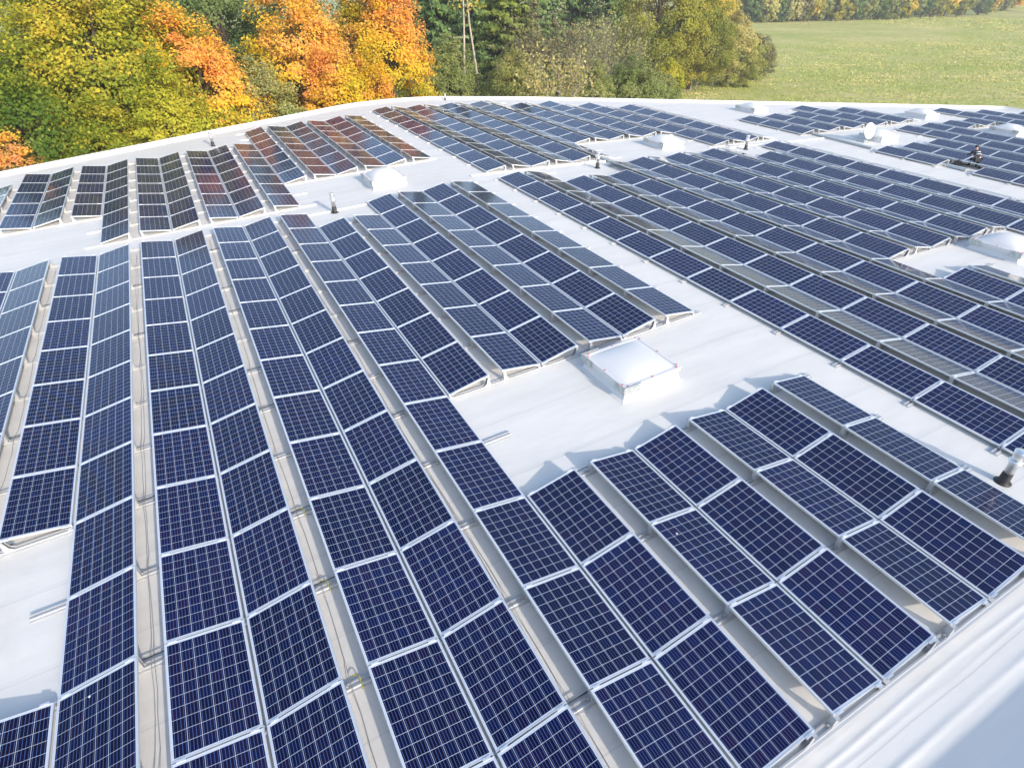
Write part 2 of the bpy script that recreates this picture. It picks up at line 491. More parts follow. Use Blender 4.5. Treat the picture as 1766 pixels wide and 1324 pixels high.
# ------------------------------------------------------------------ solar panels
def panel_meshes():
    lip, d = 0.011, 0.035
    mb = MB()
    mb.box((lip / 2, 0, -d / 2), (lip, PL, d)); mb.box((PW - lip / 2, 0, -d / 2), (lip, PL, d))
    mb.box((PW / 2, PL / 2 - lip / 2, -d / 2), (PW - 2 * lip, lip, d)); mb.box((PW / 2, -PL / 2 + lip / 2, -d / 2), (PW - 2 * lip, lip, d))
    fr = mb.mesh('panel_frame', M_FRAME)
    mb = MB()
    x0, x1, y0, y1 = lip, PW - lip, -PL / 2 + lip, PL / 2 - lip
    mb.add([(x0, y0, -0.003), (x1, y0, -0.003), (x1, y1, -0.003), (x0, y1, -0.003)], [(0, 1, 2, 3)], 0)
    mb.add([(x0, y0, -0.009), (x1, y0, -0.009), (x1, y1, -0.009), (x0, y1, -0.009)], [(3, 2, 1, 0)], 1)
    gl = mb.mesh('panel_glass', [M_CELL, M_BACK])
    uvl = gl.uv_layers.new(name='UVMap')
    for lp in gl.loops:
        co = gl.vertices[lp.vertex_index].co
        uvl.data[lp.index].uv = (co.x, co.y + PL / 2)
    return fr, gl
FR_ME, GL_ME = panel_meshes()
TILT = rad(10.0)
HG = 0.018                                # half of the narrow gap at the low edges

FL = 'near left field'; FRF = 'near right field'; BL = 'back left field'; BR = 'back right field'; FF = 'far right field'; FB = 'far corner field'
K0 = 5.525
COLS = []       # (block, valley position s, side, [(v0, v1), ...], base fraction)
def C_(block, s, side, *runs): COLS.append((block, s, side, list(runs)))
# near left
C_(FL, -3 * P, 'R', (-2, 11))
C_(FL, -2 * P, 'L', (-2, 11)); C_(FL, -2 * P, 'R', (-2, 11))
C_(FL, -1 * P, 'L', (-2, 1), (3, 11)); C_(FL, -1 * P, 'R', (-2, 11))
for k in (0, 1):
    C_(FL, k * P, 'L', (-2, 11)); C_(FL, k * P, 'R', (-2, 11))
C_(FL, 2 * P, 'L', (-2, 11)); C_(FL, 2 * P, 'R', (-2, 1), (3, 10))
C_(FL, 3 * P, 'L', (-2, 1), (3, 10)); C_(FL, 3 * P, 'R', (-2, 1), (3, 11))
C_(FL, 4 * P, 'L', (-2, 1), (3, 11)); C_(FL, 4 * P, 'R', (-2, 1), (3, 11))
C_(FL, 5 * P, 'L', (-2, 1), (3, 11))
# near right
q = lambda n: (K0 + n) * P
C_(FRF, q(0), 'R', (-3, 11))
C_(FRF, q(1), 'L', (-3, 11)); C_(FRF, q(1), 'R', (-3, 10))
C_(FRF, q(2), 'L', (-3, 10)); C_(FRF, q(2), 'R', (-3, 10))
C_(FRF, q(3), 'L', (-3, 11)); C_(FRF, q(3), 'R', (-3, 2), (3, 11))
C_(FRF, q(4), 'L', (-3, 2), (3, 11)); C_(FRF, q(4), 'R', (-3, 1), (3, 11))
C_(FRF, q(5), 'L', (-3, 1), (3, 11)); C_(FRF, q(5), 'R', (-3, 2), (3, 11))
C_(FRF, q(6), 'L', (3, 11)); C_(FRF, q(6), 'R', (-3, 10))
C_(FRF, q(7), 'L', (-3, 10)); C_(FRF, q(7), 'R', (-3, 11))
C_(FRF, q(8), 'L', (-3, 11))
# back left
B = 0.69
C_(BL, -3 * P, 'R', (13 + B, 17 + B))
C_(BL, -2 * P, 'L', (13 + B, 18 + B)); C_(BL, -2 * P, 'R', (13 + B, 18 + B))
C_(BL, -1 * P, 'L', (13 + B, 18 + B)); C_(BL, -1 * P, 'R', (11 + B, 18 + B))
for k in (0, 1):
    C_(BL, k * P, 'L', (11 + B, 18 + B)); C_(BL, k * P, 'R', (11 + B, 18 + B))
C_(BL, 2 * P, 'L', (11 + B, 18 + B)); C_(BL, 2 * P, 'R', (13 + B, 20 + B))
for k in (3, 4):
    C_(BL, k * P, 'L', (13 + B, 20 + B)); C_(BL, k * P, 'R', (13 + B, 20 + B))
C_(BL, 5 * P, 'L', (13 + B, 20 + B))
# back right
C_(BR, q(0), 'R', (11 + B, 21 + B))
for n in (1, 2):
    C_(BR, q(n), 'L', (11 + B, 21 + B)); C_(BR, q(n), 'R', (11 + B, 21 + B))
C_(BR, q(3), 'L', (11 + B, 21 + B)); C_(BR, q(3), 'R', (13 + B, 21 + B))
C_(BR, q(4), 'L', (13 + B, 21 + B)); C_(BR, q(4), 'R', (13 + B, 20 + B))
C_(BR, q(5), 'L', (13 + B, 20 + B)); C_(BR, q(5), 'R', (13 + B, 20 + B))
C_(BR, q(6), 'L', (13 + B, 19 + B)); C_(BR, q(6), 'R', (11 + B, 19 + B))
C_(BR, q(7), 'L', (11 + B, 18 + B)); C_(BR, q(7), 'R', (11 + B, 18 + B))
C_(BR, q(8), 'L', (11 + B, 18 + B))
# far right
qf = lambda i: (K0 + 9.12 + 1.035 * i) * P
C_(FF, qf(0), 'R', (-1, 6), (7, 9))
for i in (1, 2):
    C_(FF, qf(i), 'L', (-1, 9)); C_(FF, qf(i), 'R', (-1, 9))
for i in (3, 4):
    C_(FF, qf(i), 'L', (-1, 9 if i == 3 else 11)); C_(FF, qf(i), 'R', (-1, 11))
C_(FF, qf(5), 'L', (-1, 11)); C_(FF, qf(5), 'R', (-1, 7), (10, 11))
C_(FF, qf(6), 'L', (-1, 7), (10, 11)); C_(FF, qf(6), 'R', (-1, 8), (10, 11))
C_(FF, qf(7), 'L', (-1, 11)); C_(FF, qf(7), 'R', (-1, 13))
C_(FF, qf(8), 'L', (-1, 12)); C_(FF, qf(8), 'R', (-1, 12))
C_(FF, qf(9), 'L', (-1, 11)); C_(FF, qf(9), 'R', (-1, 11))
# far corner
B2 = 0.78
C_(FB, qf(0), 'R', (11 + B2, 14 + B2))
for i in (1, 2):
    C_(FB, qf(i), 'L', (11 + B2, 14 + B2)); C_(FB, qf(i), 'R', (11 + B2, 14 + B2))
C_(FB, qf(3), 'L', (11 + B2, 14 + B2)); C_(FB, qf(3), 'R', (11 + B2, 15 + B2))
C_(FB, qf(4), 'L', (11 + B2, 14 + B2)); C_(FB, qf(4), 'R', (11 + B2, 14 + B2))
C_(FB, qf(5), 'L', (11 + B2, 14 + B2))

def panel_matrix(s, side, v):
    y = (v + 0.5) * L
    M = MS(s + (0.3 if side == 'R' else -0.3))
    if side == 'R':
        return M @ Matrix.Translation((s + HG, y, 0)) @ Matrix.Rotation(-TILT, 4, 'Y')
    return M @ Matrix.Translation((s - HG, y, 0)) @ Matrix.Rotation(math.pi, 4, 'Z') @ Matrix.Rotation(-TILT, 4, 'Y')

ORD = ['zeroth', 'first', 'second', 'third', 'fourth', 'fifth', 'sixth', 'seventh', 'eighth', 'ninth', 'tenth', 'eleventh', 'twelfth',
       'thirteenth', 'fourteenth', 'fifteenth', 'sixteenth', 'seventeenth', 'eighteenth', 'nineteenth', 'twentieth', 'twenty-first', 'twenty-second', 'twenty-third', 'twenty-fourth', 'twenty-fifth']

def in_frame(M, mx=110, my=110):
    best = None
    for lx, ly in ((0, -PL / 2), (PW, -PL / 2), (PW, PL / 2), (0, PL / 2), (PW / 2, 0)):
        p = project(M @ Vector((lx, ly, 0)))
        if p is None: continue
        if -mx < p[0] < 1766 + mx and -my < p[1] < 1324 + my:
            d = p[2]; best = d if best is None else min(best, d)
    return best
PAN = []
colidx = {}
for (blk, s, side, runs) in COLS:
    cells = []
    for (a, b) in runs:
        n = int(round(b - a))
        for i in range(n): cells.append(a + i)
    cells.sort(reverse=True)
    vis = []
    for r, v in enumerate(cells):
        M = panel_matrix(s, side, v)
        if in_frame(M) is not None: vis.append((r + 1, v, M))
    if not vis: continue
    colidx[blk] = colidx.get(blk, 0) + 1
    for r, v, M in vis:
        pts = [project(M @ Vector(c)) for c in ((0, -PL / 2, 0), (PW, -PL / 2, 0), (PW, PL / 2, 0), (0, PL / 2, 0))]
        ar = 0
        if all(pts):
            inside = [1 for p in pts if 0 <= p[0] <= 1766 and 0 <= p[1] <= 1324]
            for i in range(4):
                a, b = pts[i], pts[(i + 1) % 4]; ar += a[0] * b[1] - b[0] * a[1]
            ar = abs(ar) * (0.05 + len(inside) / 4)
        PAN.append(dict(blk=blk, s=s, side=side, v=v, r=r, c=colidx[blk], M=M, area=ar))
PAN.sort(key=lambda d: -d['area'])
NIND = 300
proto = None
PANEL_AT = {}
for d in PAN[:NIND]:
    t_ = empty('solar_panel', mat=d['M'])
    tone = {'near left field': 'navy', 'near right field': 'navy' if d['side'] == 'R' else 'grey blue',
            'back left field': 'dark', 'back right field': 'slate blue' if d['side'] == 'R' else 'pale grey'}.get(d['blk'], 'slate blue')
    tag(t_, '%s solar panel, %s from far end, %s column from left, %s' % (tone, ORD[d['r']], ORD[d['c']], d['blk']),
        'solar panel', 'solar panels of the ' + d['blk'])
    link('frame', FR_ME, t_); link('glass', GL_ME, t_)
    PANEL_AT[(round(d['s'] / P, 2), d['side'], round(d['v'], 2))] = t_
# the remaining, smallest ones as one object
def joined(me, Ms):
    nv = len(me.vertices)
    co = np.empty(nv * 3); me.vertices.foreach_get('co', co); co = co.reshape(-1, 3)
    co1 = np.c_[co, np.ones(nv)]
    polys = [tuple(p.vertices) for p in me.polygons]
    mi = [p.material_index for p in me.polygons]
    V, F, MI = [], [], []
    for k, M in enumerate(Ms):
        V.append((co1 @ np.array(M).T)[:, :3])
        F += [tuple(i + k * nv for i in p) for p in polys]; MI += mi
    out = bpy.data.meshes.new(me.name)
    out.from_pydata(np.concatenate(V).tolist(), [], F)
    for m in me.materials: out.materials.append(m)
    out.polygons.foreach_set('material_index', MI)
    if me.uv_layers:
        u = np.empty(len(me.loops) * 2); me.uv_layers[0].data.foreach_get('uv', u)
        l2 = out.uv_layers.new(name='UVMap'); l2.data.foreach_set('uv', np.tile(u, len(Ms)))
    out.update(); return out
rest = [d['M'] for d in PAN[NIND:]]
if rest:
    e_ = link('distant_solar_panels', joined(FR_ME, rest))
    tag(e_, 'the smallest distant solar panels filling the back and far fields', 'solar panel', None, 'stuff')
    g_ = link('glass', joined(GL_ME, rest), e_); g_['kind'] = 'stuff'

# bird droppings on three panels
def dropping(key, x, y, r):
    if key not in PANEL_AT: return
    mb = MB(); rng = random.Random(3)
    n = 12
    pts = [(x + r * (0.7 + 0.5 * rng.random()) * math.cos(2 * math.pi * k / n), y + r * 1.3 * (0.7 + 0.5 * rng.random()) * math.sin(2 * math.pi * k / n)) for k in range(n)]
    mb.add([(a, b, -0.003) for a, b in pts] + [(x + (a - x) * .6, y + (b - y) * .6, 0.004) for a, b in pts],
           [(k, (k + 1) % n, n + (k + 1) % n, n + k) for k in range(n)] + [tuple(range(n, 2 * n))])
    mb.build('bird_dropping', M_DROP, PANEL_AT[key])
dropping((3.0, 'L', -1), 0.72, -0.50, 0.016)
dropping((-1.0, 'R', 0), 0.40, 0.62, 0.014)
dropping((1.0, 'L', 2), 0.30, 0.2, 0.008)

# ------------------------------------------------------------------ base rails
HX = HG + PW * math.cos(TILT)      # distance of the high edge from the valley
HZ = PW * math.sin(TILT)
RT = ZR + 0.042                    # top of the base rail
def rail_mesh(x0, x1):
    mb = MB()
    pr = [(-0.085, 0.004), (0.085, 0.004), (0.085, 0.012), (0.052, 0.016), (0.048, 0.042), (0.026, 0.042), (0.022, 0.016), (-0.022, 0.016), (-0.026, 0.042),
          (-0.048, 0.042), (-0.052, 0.016), (-0.085, 0.012)]
    mb.prism([(u, ZR + z) for u, z in pr], x0, x1, 'x')
    return mb
def bracket_mesh():
    """post under the high panel edge; local x points to the valley"""
    mb = MB()
    for sy in (-1, 1):
        y = sy * 0.036
        prof = [(0.0, RT), (0.15, RT), (0.09, RT + 0.05), (0.055, HZ - 0.04), (0.004, HZ - 0.036)]
        mb.prism([(a, z) for a, z in prof], y - 0.002, y + 0.002, 'y')
    mb.box((0.028, 0, HZ - 0.038), (0.06, 0.10, 0.006))
    mb.box((0.008, 0, (RT + HZ - 0.04) / 2), (0.004, 0.068, HZ - 0.04 - RT - 0.01), 0, Matrix.Translation((0, 0, 0)))
    mb.box((-0.02, 0, RT + 0.012), (0.03, 0.03, 0.022))
    return mb.mesh('ridge_bracket', M_RAIL)
BRK = bracket_mesh()
def clamp_mesh():
    mb = MB()
    mb.box((0, 0, 0.003), (0.10, 0.036, 0.006)); mb.box((0, 0, -0.016), (0.10, 0.012, 0.03))
    mb.lathe([(0.008, 0.006), (0.008, 0.012)], 6)
    return mb.mesh('clamp', M_FRAME)
CLP = clamp_mesh()
def foot_mesh():
    mb = MB()
    mb.box((0, 0, (RT - 0.045) / 2), (0.06, 0.07, -RT - 0.045 if RT < -0.045 else 0.02))
    mb.box((0, 0, -0.041), (0.09, 0.08, 0.006))
    return mb.mesh('valley_foot', M_RAIL)
FOOT = foot_mesh()
def rails():
    byblk = {}
    for (blk, s, side, runs) in COLS: byblk.setdefault(blk, []).append((s, side, runs))
    for blk, cols in byblk.items():
        lines = {}
        for s, side, runs in cols:
            for a, b in runs:
                n = int(round(b - a))
                for i in range(n + 1):
                    lines.setdefault(round(a + i, 2), []).append((s, side, 'end' if i in (0, n) else 'mid', i == n, i == 0))
        smin, smax = min(c[0] for c in cols), max(c[0] for c in cols)
        for idx, v in enumerate(sorted(lines, reverse=True)):
            segs = []
            for s, side, kind, top, bot in sorted(lines[v]):
                a, b = (s + HG, s + HX) if side == 'R' else (s - HX, s - HG)
                segs.append([a, b, s, side])
            # join neighbours, breaking at gaps and at the roof ridge
            runs = []
            for sg in segs:
                if runs and sg[0] - runs[-1][1] < 0.6 and not (runs[-1][1] < X0 < sg[0]): runs[-1][1] = sg[1]; runs[-1][3].append(sg)
                elif runs and blk == FL and v in (10, 11) and sg[0] - runs[-1][1] < 2.6: runs[-1][1] = sg[1]; runs[-1][3].append(sg)
                else: runs.append([sg[0], sg[1], None, [sg]])
            for x0, x1, _, mem in runs:
                lo = mem[0]; hi = mem[-1]
                e0 = 0.20 if lo[3] == 'R' else 0.10
                e1 = 0.22 if hi[3] == 'L' else 0.10
                if hi[3] == 'L' and hi[2] < smax - 0.1: e1 = 0.62
                if lo[3] == 'R' and lo[2] > smin + 0.1: e0 = 0.50
                y = v * L + (0.0)
                # only what the picture can show
                vis = False
                for k in range(12):
                    xx = x0 + (x1 - x0) * k / 11
                    p = project(roofpt(xx, y))
                    if p and -120 < p[0] < 1890 and -120 < p[1] < 1450: vis = True
                if not vis: continue
                M = MS((x0 + x1) / 2) @ Matrix.Translation((0, y, 0))
                near = blk in (FL, FRF, BL, BR)
                if not near:
                    mb = rail_mesh(x0 - e0, x1 + e1)
                    for sg in mem:
                        xh = sg[2] + (HX if sg[3] == 'R' else -HX)
                        sx = -1 if sg[3] == 'R' else 1
                        mb.box((xh + sx * 0.03, 0, (RT + HZ - 0.036) / 2), (0.06, 0.08, HZ - 0.036 - RT))
                    t_ = mb.build('mounting_rail', M_RAIL, None, M)
                else:
                    t_ = empty('mounting_rail', mat=M)
                    rail_mesh(x0 - e0, x1 + e1).build('base_profile', M_RAIL, t_)
                    for sg in mem:
                        xh = sg[2] + (HX if sg[3] == 'R' else -HX)
                        pp = project(roofpt(xh, y))
                        if not pp or not (-60 < pp[0] < 1830 and -60 < pp[1] < 1390): continue
                        Mb = Matrix.Translation((xh, 0, 0))
                        if sg[3] == 'R': Mb = Mb @ Matrix.Rotation(math.pi, 4, 'Z')
                        link('ridge_bracket', BRK, t_, Mb)
                        if pp[2] < 26:
                            for fr in (0.10, 0.90):
                                if sg[3] == 'R': Mc = Matrix.Translation((sg[2] + HG, 0, 0)) @ Matrix.Rotation(-TILT, 4, 'Y')
                                else: Mc = Matrix.Translation((sg[2] - HG, 0, 0)) @ Matrix.Rotation(math.pi, 4, 'Z') @ Matrix.Rotation(-TILT, 4, 'Y')
                                link('clamp', CLP, t_, Mc @ Matrix.Translation((PW * fr, 0, 0)))
                            link('valley_foot', FOOT, t_, Matrix.Translation((sg[2] + (0.06 if sg[3] == 'R' else -0.06), 0, 0)))
                where = 'left part' if len(runs) > 1 and (x0, x1) == (runs[0][0], runs[0][1]) else ('right part' if len(runs) > 1 else 'whole width')
                if len(runs) > 2 and (x0, x1) not in ((runs[0][0], runs[0][1]), (runs[-1][0], runs[-1][1])): where = 'middle part'
                tag(t_, 'base rail under %s joint from far end, %s of %s' % (ORD[idx + 1], where, blk), 'mounting rail', 'aluminium base rails of the ' + blk)
rails()

# ------------------------------------------------------------------ skylights
def skylight(s, y, sx, sy, label, detail, defl, rise=0.24):
    """s, y = near left corner of the curb on the roof"""
    M = MS(s) @ Matrix.Translation((s, y, ZR))
    e = empty('skylight', mat=M)
    tag(e, label, 'skylight', 'white domed skylights on the roof')
    h = 0.30
    mb = MB()
    i = 0.05
    # curb with a sloped foot and a ledge
    rings = [(-0.10, 0.004), (-0.02, 0.02), (0.0, 0.05), (i, h - 0.08), (i, h - 0.075), (i - 0.045, h - 0.07), (i - 0.045, h - 0.01)]
    vs, fs = [], []
    for d, z in rings:
        vs += [(d, d, z), (sx - d, d, z), (sx - d, sy - d, z), (d, sy - d, z)]
    for r in range(len(rings) - 1):
        for k in range(4): fs.append((r * 4 + k, r * 4 + (k + 1) % 4, (r + 1) * 4 + (k + 1) % 4, (r + 1) * 4 + k))
    mb.add(vs, fs); mb.build('curb', M_CURB, e)
    fr = MB(); w = 0.07; z0, z1 = h - 0.01, h + 0.035
    fr.box((sx / 2, w / 2, (z0 + z1) / 2), (sx, w, z1 - z0)); fr.box((sx / 2, sy - w / 2, (z0 + z1) / 2), (sx, w, z1 - z0))
    fr.box((w / 2, sy / 2, (z0 + z1) / 2), (w, sy - 2 * w, z1 - z0)); fr.box((sx - w / 2, sy / 2, (z0 + z1) / 2), (w, sy - 2 * w, z1 - z0))
    fr.build('rim', M_CURB, e)
    dm = MB(); n = 20; vs, fs = [], []
    for a in range(n + 1):
        for b in range(n + 1):
            u, v = a / n * 2 - 1, b / n * 2 - 1
            z = rise * (1 - abs(u) ** 2.2) ** 0.8 * (1 - abs(v) ** 2.2) ** 0.8
            vs.append((w + (sx - 2 * w) * a / n, w + (sy - 2 * w) * b / n, z1 - 0.012 + z))
    for a in range(n):
        for b in range(n): fs.append((a * (n + 1) + b, (a + 1) * (n + 1) + b, (a + 1) * (n + 1) + b + 1, a * (n + 1) + b + 1))
    dm.add(vs, fs, 0, True); dm.build('dome', M_DOME, e)
    if defl:
        for cy, sg in ((0, 1), (sy, -1)):
            mb = MB(); L1, L2, zz0, zz1 = 0.36, 0.46, h - 0.13, h + 0.06
            mb.box((-0.035, cy + sg * (L1 / 2 - 0.035), (zz0 + zz1) / 2), (0.004, L1, zz1 - zz0))
            mb.box((L2 / 2 - 0.033, cy - sg * 0.035, (zz0 + zz1) / 2), (L2, 0.004, zz1 - zz0))
            mb.box((-0.015, cy + sg * 0.12, h - 0.02), (0.04, 0.03, 0.03))
            mb.build('wind_deflector', M_GALV, e)
    if detail:
        cap = MB(); cap.lathe([(0.013, 0), (0.013, 0.02), (0.007, 0.028)], 8)
        me = cap.mesh('screw_cap', M_RED)
        for (a, b) in ((0.1, 0.035), (sx / 2, 0.035), (sx - 0.1, 0.035), (0.1, sy - 0.035), (sx / 2, sy - 0.035), (sx - 0.1, sy - 0.035),
                       (0.035, 0.12), (0.035, sy / 2), (0.035, sy - 0.12), (sx - 0.035, 0.12), (sx - 0.035, sy / 2), (sx - 0.035, sy - 0.12)):
            link('screw_cap', me, e, Matrix.Translation((a, b, z1)))
    return e
skylight(7.79, 3.02, 1.52, 1.50, 'nearest white skylight, low dome with red screw caps, beside the bare roof strip', True, True, 0.10)
skylight(7.75, 19.95, 1.48, 1.58, 'domed white skylight in front of the brownish back left panels', True, True, 0.28)
skylight(23.46, 20.0, 1.5, 1.55, 'domed skylight with two grey corner plates between two vent pipes', False, True, 0.26)
skylight(23.45, 3.05, 1.5, 1.5, 'big skylight at the right picture edge with grey wind plates', True, True, 0.26)
skylight(37.1, 26.2, 1.4, 1.7, 'small far skylight with grey plates close to the meadow roof edge', False, True, 0.26)
skylight(47.1, 20.0, 1.55, 1.6, 'far skylight with a plain grey side between two panel groups', False, False, 0.26)
skylight(36.6, 16.35, 1.6, 1.5, 'white skylight standing right behind the round white dish', False, False, 0.26)
skylight(46.7, 14.1, 1.5, 1.6, 'far right skylight with grey plates at the picture edge', False, True, 0.26)

# ------------------------------------------------------------------ vent pipes
def vent(s, y, h, r, label, detail=False):
    M = MS(s) @ Matrix.Translation((s, y, ZR)) @ Matrix.Rotation(TA if s < X0 else TA - TB, 4, 'Y')
    e = empty('vent_pipe', mat=M)
    tag(e, label, 'vent pipe', 'metal vent pipes on the roof')
    n = 28 if detail else 16
    MB().lathe([(r * 1.8, 0.004), (r * 1.8, 0.012), (r * 1.25, 0.02), (r * 1.14, 0.04), (r * 1.05, h * 0.33), (r * 1.02, h * 0.335)], n).build('rubber_boot', M_RUBBER, e)
    MB().lathe([(r, h * 0.335), (r, h * 0.60), (r * 1.02, h * 0.60), (r * 1.02, h * 0.62), (r, h * 0.63), (r, h * 0.70)], n).build('pipe', M_STEEL, e)
    MB().lathe([(r * 1.0, h * 0.64), (r * 1.42, h * 0.66), (r * 1.48, h * 0.69), (r * 1.42, h * 0.72), (r * 1.05, h * 0.74)], n).build('collar', M_STEEL, e)
    MB().lathe([(r * 1.05, h * 0.72), (r * 1.12, h * 0.75), (r * 1.12, h * 0.95), (r * 1.35, h * 0.955), (r * 1.37, h), (r * 0.3, h * 1.005)], n).build('cowl', M_STEEL, e)
vent(11.98, -2.16, 0.70, 0.074, 'nearest shiny vent pipe on a black boot at the right picture edge', True)
vent(5.63, 18.18, 0.74, 0.078, 'slim metal vent pipe standing alone left of the domed skylight', True)
vent(18.06, 18.33, 0.72, 0.076, 'metal vent pipe by the cable duct in front of a skylight')
vent(27.85, 18.36, 0.72, 0.076, 'metal vent pipe farther right, between the near and back right fields')
vent(2.73, 32.64, 0.70, 0.074, 'vent pipe reflected in the back left panels, below the lime tree')
vent(19.2, 39.0, 0.45, 0.05, 'tiny pale vent stub at the far roof corner before the bushes')

# ------------------------------------------------------------------ cable ducts and cables
def duct(name, a, b, w, h, label, mat_=M_DUCT):
    M = MS((a[0] + b[0]) / 2)
    d = Vector((b[0] - a[0], b[1] - a[1])); ang = math.atan2(d.y, d.x)
    mb = MB(); Ld = d.length
    mb.prism([(-w / 2, 0.03), (w / 2, 0.03), (w / 2, 0.03 + h), (w / 2 - 0.02, 0.036 + h), (-w / 2 + 0.02, 0.036 + h), (-w / 2, 0.03 + h)], 0, Ld, 'x')
    k = 0.6
    while k < Ld:
        mb.box((k, 0, 0.017), (0.12, w + 0.12, 0.026)); k += 1.6
    o = mb.build(name, mat_, None, M @ Matrix.Translation((a[0], a[1], ZR)) @ Matrix.Rotation(ang, 4, 'Z'))
    tag(o, label, 'cable duct')
duct('cable_duct', (34.95, 20.3), (34.6, 15.55), 0.20, 0.09, 'long grey cable duct on the roof leading to the white dish')
duct('cable_duct', (19.2, 19.9), (19.4, 17.5), 0.20, 0.09, 'short grey cable duct beside the middle vent pipe')
duct('cable_duct', (12.0, 19.35), (19.1, 19.15), 0.10, 0.05, 'thin pale duct crossing the bare aisle toward the middle vent pipe', M_WHITE)
duct('cable_duct', (27.2, 18.9), (34.5, 18.55), 0.07, 0.035, 'thin pale duct running right from the farther vent pipe', M_WHITE)
duct('cable_duct', (34.6, 11.5), (34.5, 10.5), 0.22, 0.10, 'short grey duct piece on the roof next to the kneeling worker')
def cable(name, pts, r, m, label, cat='cable'):
    mb = MB(); mb.tube([roofpt(*p) for p in pts], r, 5)
    tag(mb.build(name, m), label, cat)
rng = random.Random(11)
for k, lab in ((-1.5, 'second gap from the left'), (-0.5, 'gap left of the long middle columns'), (0.5, 'sunlit gap with the green yellow earth wires'),
               (1.5, 'gap running down to the stub of loose rail'), (2.5, 'gap right of the bare roof patch')):
    for w in range(2 if k in (-0.5, 1.5) else 1):
        pts = []
        v = -2.0
        while v <= (10.8 if k < 2 else 0.9):
            x = k * P + (-0.085 + 0.02 * math.sin(v * 1.3 + w) + 0.035 * w) + rng.uniform(-0.008, 0.008)
            pts.append((x, v * L, ZR + (0.065 if abs(v - round(v)) < 0.12 else 0.012))); v += 0.25
        cable('cable', pts, 0.0045, M_GREYC, ('thin dark cable' if w == 0 else 'second dark cable') + ' lying along the ' + lab)
for v, lab in ((1, 'upper'), (0, 'lower'), (2, 'farthest'), (-1, 'nearest')):
    x = 0.5 * P + 0.03
    pts = [(x - 0.10, v * L + 0.10, ZR + 0.05), (x - 0.03, v * L + 0.09, ZR + 0.075), (x, v * L + 0.05, ZR + 0.075), (x + 0.005, v * L, ZR + 0.07), (x + 0.01, v * L - 0.08, ZR + 0.03), (x - 0.01, v * L - 0.10, ZR + 0.012)]
    cable('earth_cable', pts, 0.008, M_EARTH, lab + ' green and yellow earth wire bridging a rail in the sunlit gap', 'earth wire')
for k in range(-2, 3):
    for v in range(-1, 11, 2 if k != 0 else 1):
        if (k * 7 + v * 5) % 3 == 0: continue
        if k == 2 and 1 < v: continue
        x0_, x1_ = k * P + HX, (k + 1) * P - HX
        pts = [(x0_ - 0.12, v * L + 0.075, ZR + 0.066), (x0_ + 0.08, v * L + 0.072, ZR + 0.064), (x1_ - 0.08, v * L + 0.075, ZR + 0.062), (x1_ + 0.12, v * L + 0.078, ZR + 0.066)]
        mb = MB(); mb.tube([roofpt(*p) for p in pts], 0.008, 5)
        tag(mb.build('jumper_cable', M_CABLE), 'short black cable crossing %s wide gap from left at the %s joint from far end' % (ORD[k + 3], ORD[12 - v]), 'cable', 'short black cables crossing the gaps')

# ------------------------------------------------------------------ satellite dish
def dish():
    s, y = 36.2, 17.1
    e = empty('satellite_dish', mat=MR @ Matrix.Translation((s, y, ZR)))
    tag(e, 'round white satellite dish on a short mast before a skylight', 'satellite dish')
    MB().box((-0.05, 0, 0.03), (0.75, 0.55, 0.05)).box((-0.25, 0, 0.08), (0.3, 0.45, 0.06)).build('base_plate', M_GALV, e)
    MB().tube([(0, 0, 0.04), (0, 0, 0.55)], 0.03, 10).build('mast', M_STEEL, e)
    face = Vector((-0.05, -0.97, 0.28)).normalized()
    M = Matrix.Translation((0, 0, 0.56)) @ face.to_track_quat('Z', 'Y').to_matrix().to_4x4() @ Matrix.Translation((0, 0, 0.03))
    prof = [(0.001, -0.0)] + [(0.43 * i / 8, 0.09 * (i / 8) ** 2) for i in range(1, 9)] + [(0.445, 0.088), (0.44, 0.075)] + [(0.43 * i / 8, 0.09 * (i / 8) ** 2 - 0.012) for i in range(8, 0, -1)]
    MB().lathe(prof, 32, M=M, cap=False).build('reflector', M_WHITE, e)
    MB().tube([M @ Vector((0, -0.42, 0.08)), M @ Vector((0, -0.30, 0.42)), M @ Vector((0, -0.06, 0.5))], 0.012, 6).lathe([(0.03, -0.05), (0.03, 0.05)], 10, M=M @ Matrix.Translation((0, -0.05, 0.48))).build('feed_arm', M_GALV, e)
dish()

# ------------------------------------------------------------------ person kneeling by the far panels
def skin_body(name, joints, edges, m, parent, sub=2):
    """joints: name -> (co, radius)"""
    names = list(joints)
    me = bpy.data.meshes.new(name)
    me.from_pydata([joints[n][0] for n in names], [(names.index(a), names.index(b)) for a, b in edges], [])
    o = bpy.data.objects.new(name, me); COL.objects.link(o)
    sk = o.modifiers.new('skin', 'SKIN')
    for i, n in enumerate(names):
        r = joints[n][1]; me.skin_vertices[0].data[i].radius = (r, r)
    me.skin_vertices[0].data[0].use_root = True
    sb = o.modifiers.new('sub', 'SUBSURF'); sb.levels = sub; sb.render_levels = sub
    dg = bpy.context.evaluated_depsgraph_get()
    me2 = bpy.data.meshes.new_from_object(o.evaluated_get(dg))
    me2.materials.clear(); me2.materials.append(m)
    for p in me2.polygons: p.use_smooth = True
    bpy.data.objects.remove(o)
    return link(name, me2, parent)
M_CLOTH = mat('dark_workwear', (0.016, 0.018, 0.022), 0.8)
t = NT(M_CLOTH); tc = t.n('TexCoord')
t.l(t.ramp(t.noise(tc.outputs['Object'], 9, 3), [(0.35, (0.011, 0.012, 0.016)), (0.7, (0.030, 0.034, 0.042))]), t.b.inputs['Base Color'])
M_SKIN = mat('skin', (0.50, 0.31, 0.23), 0.55)
M_HAIR = mat('dark_hair', (0.02, 0.016, 0.014), 0.6)
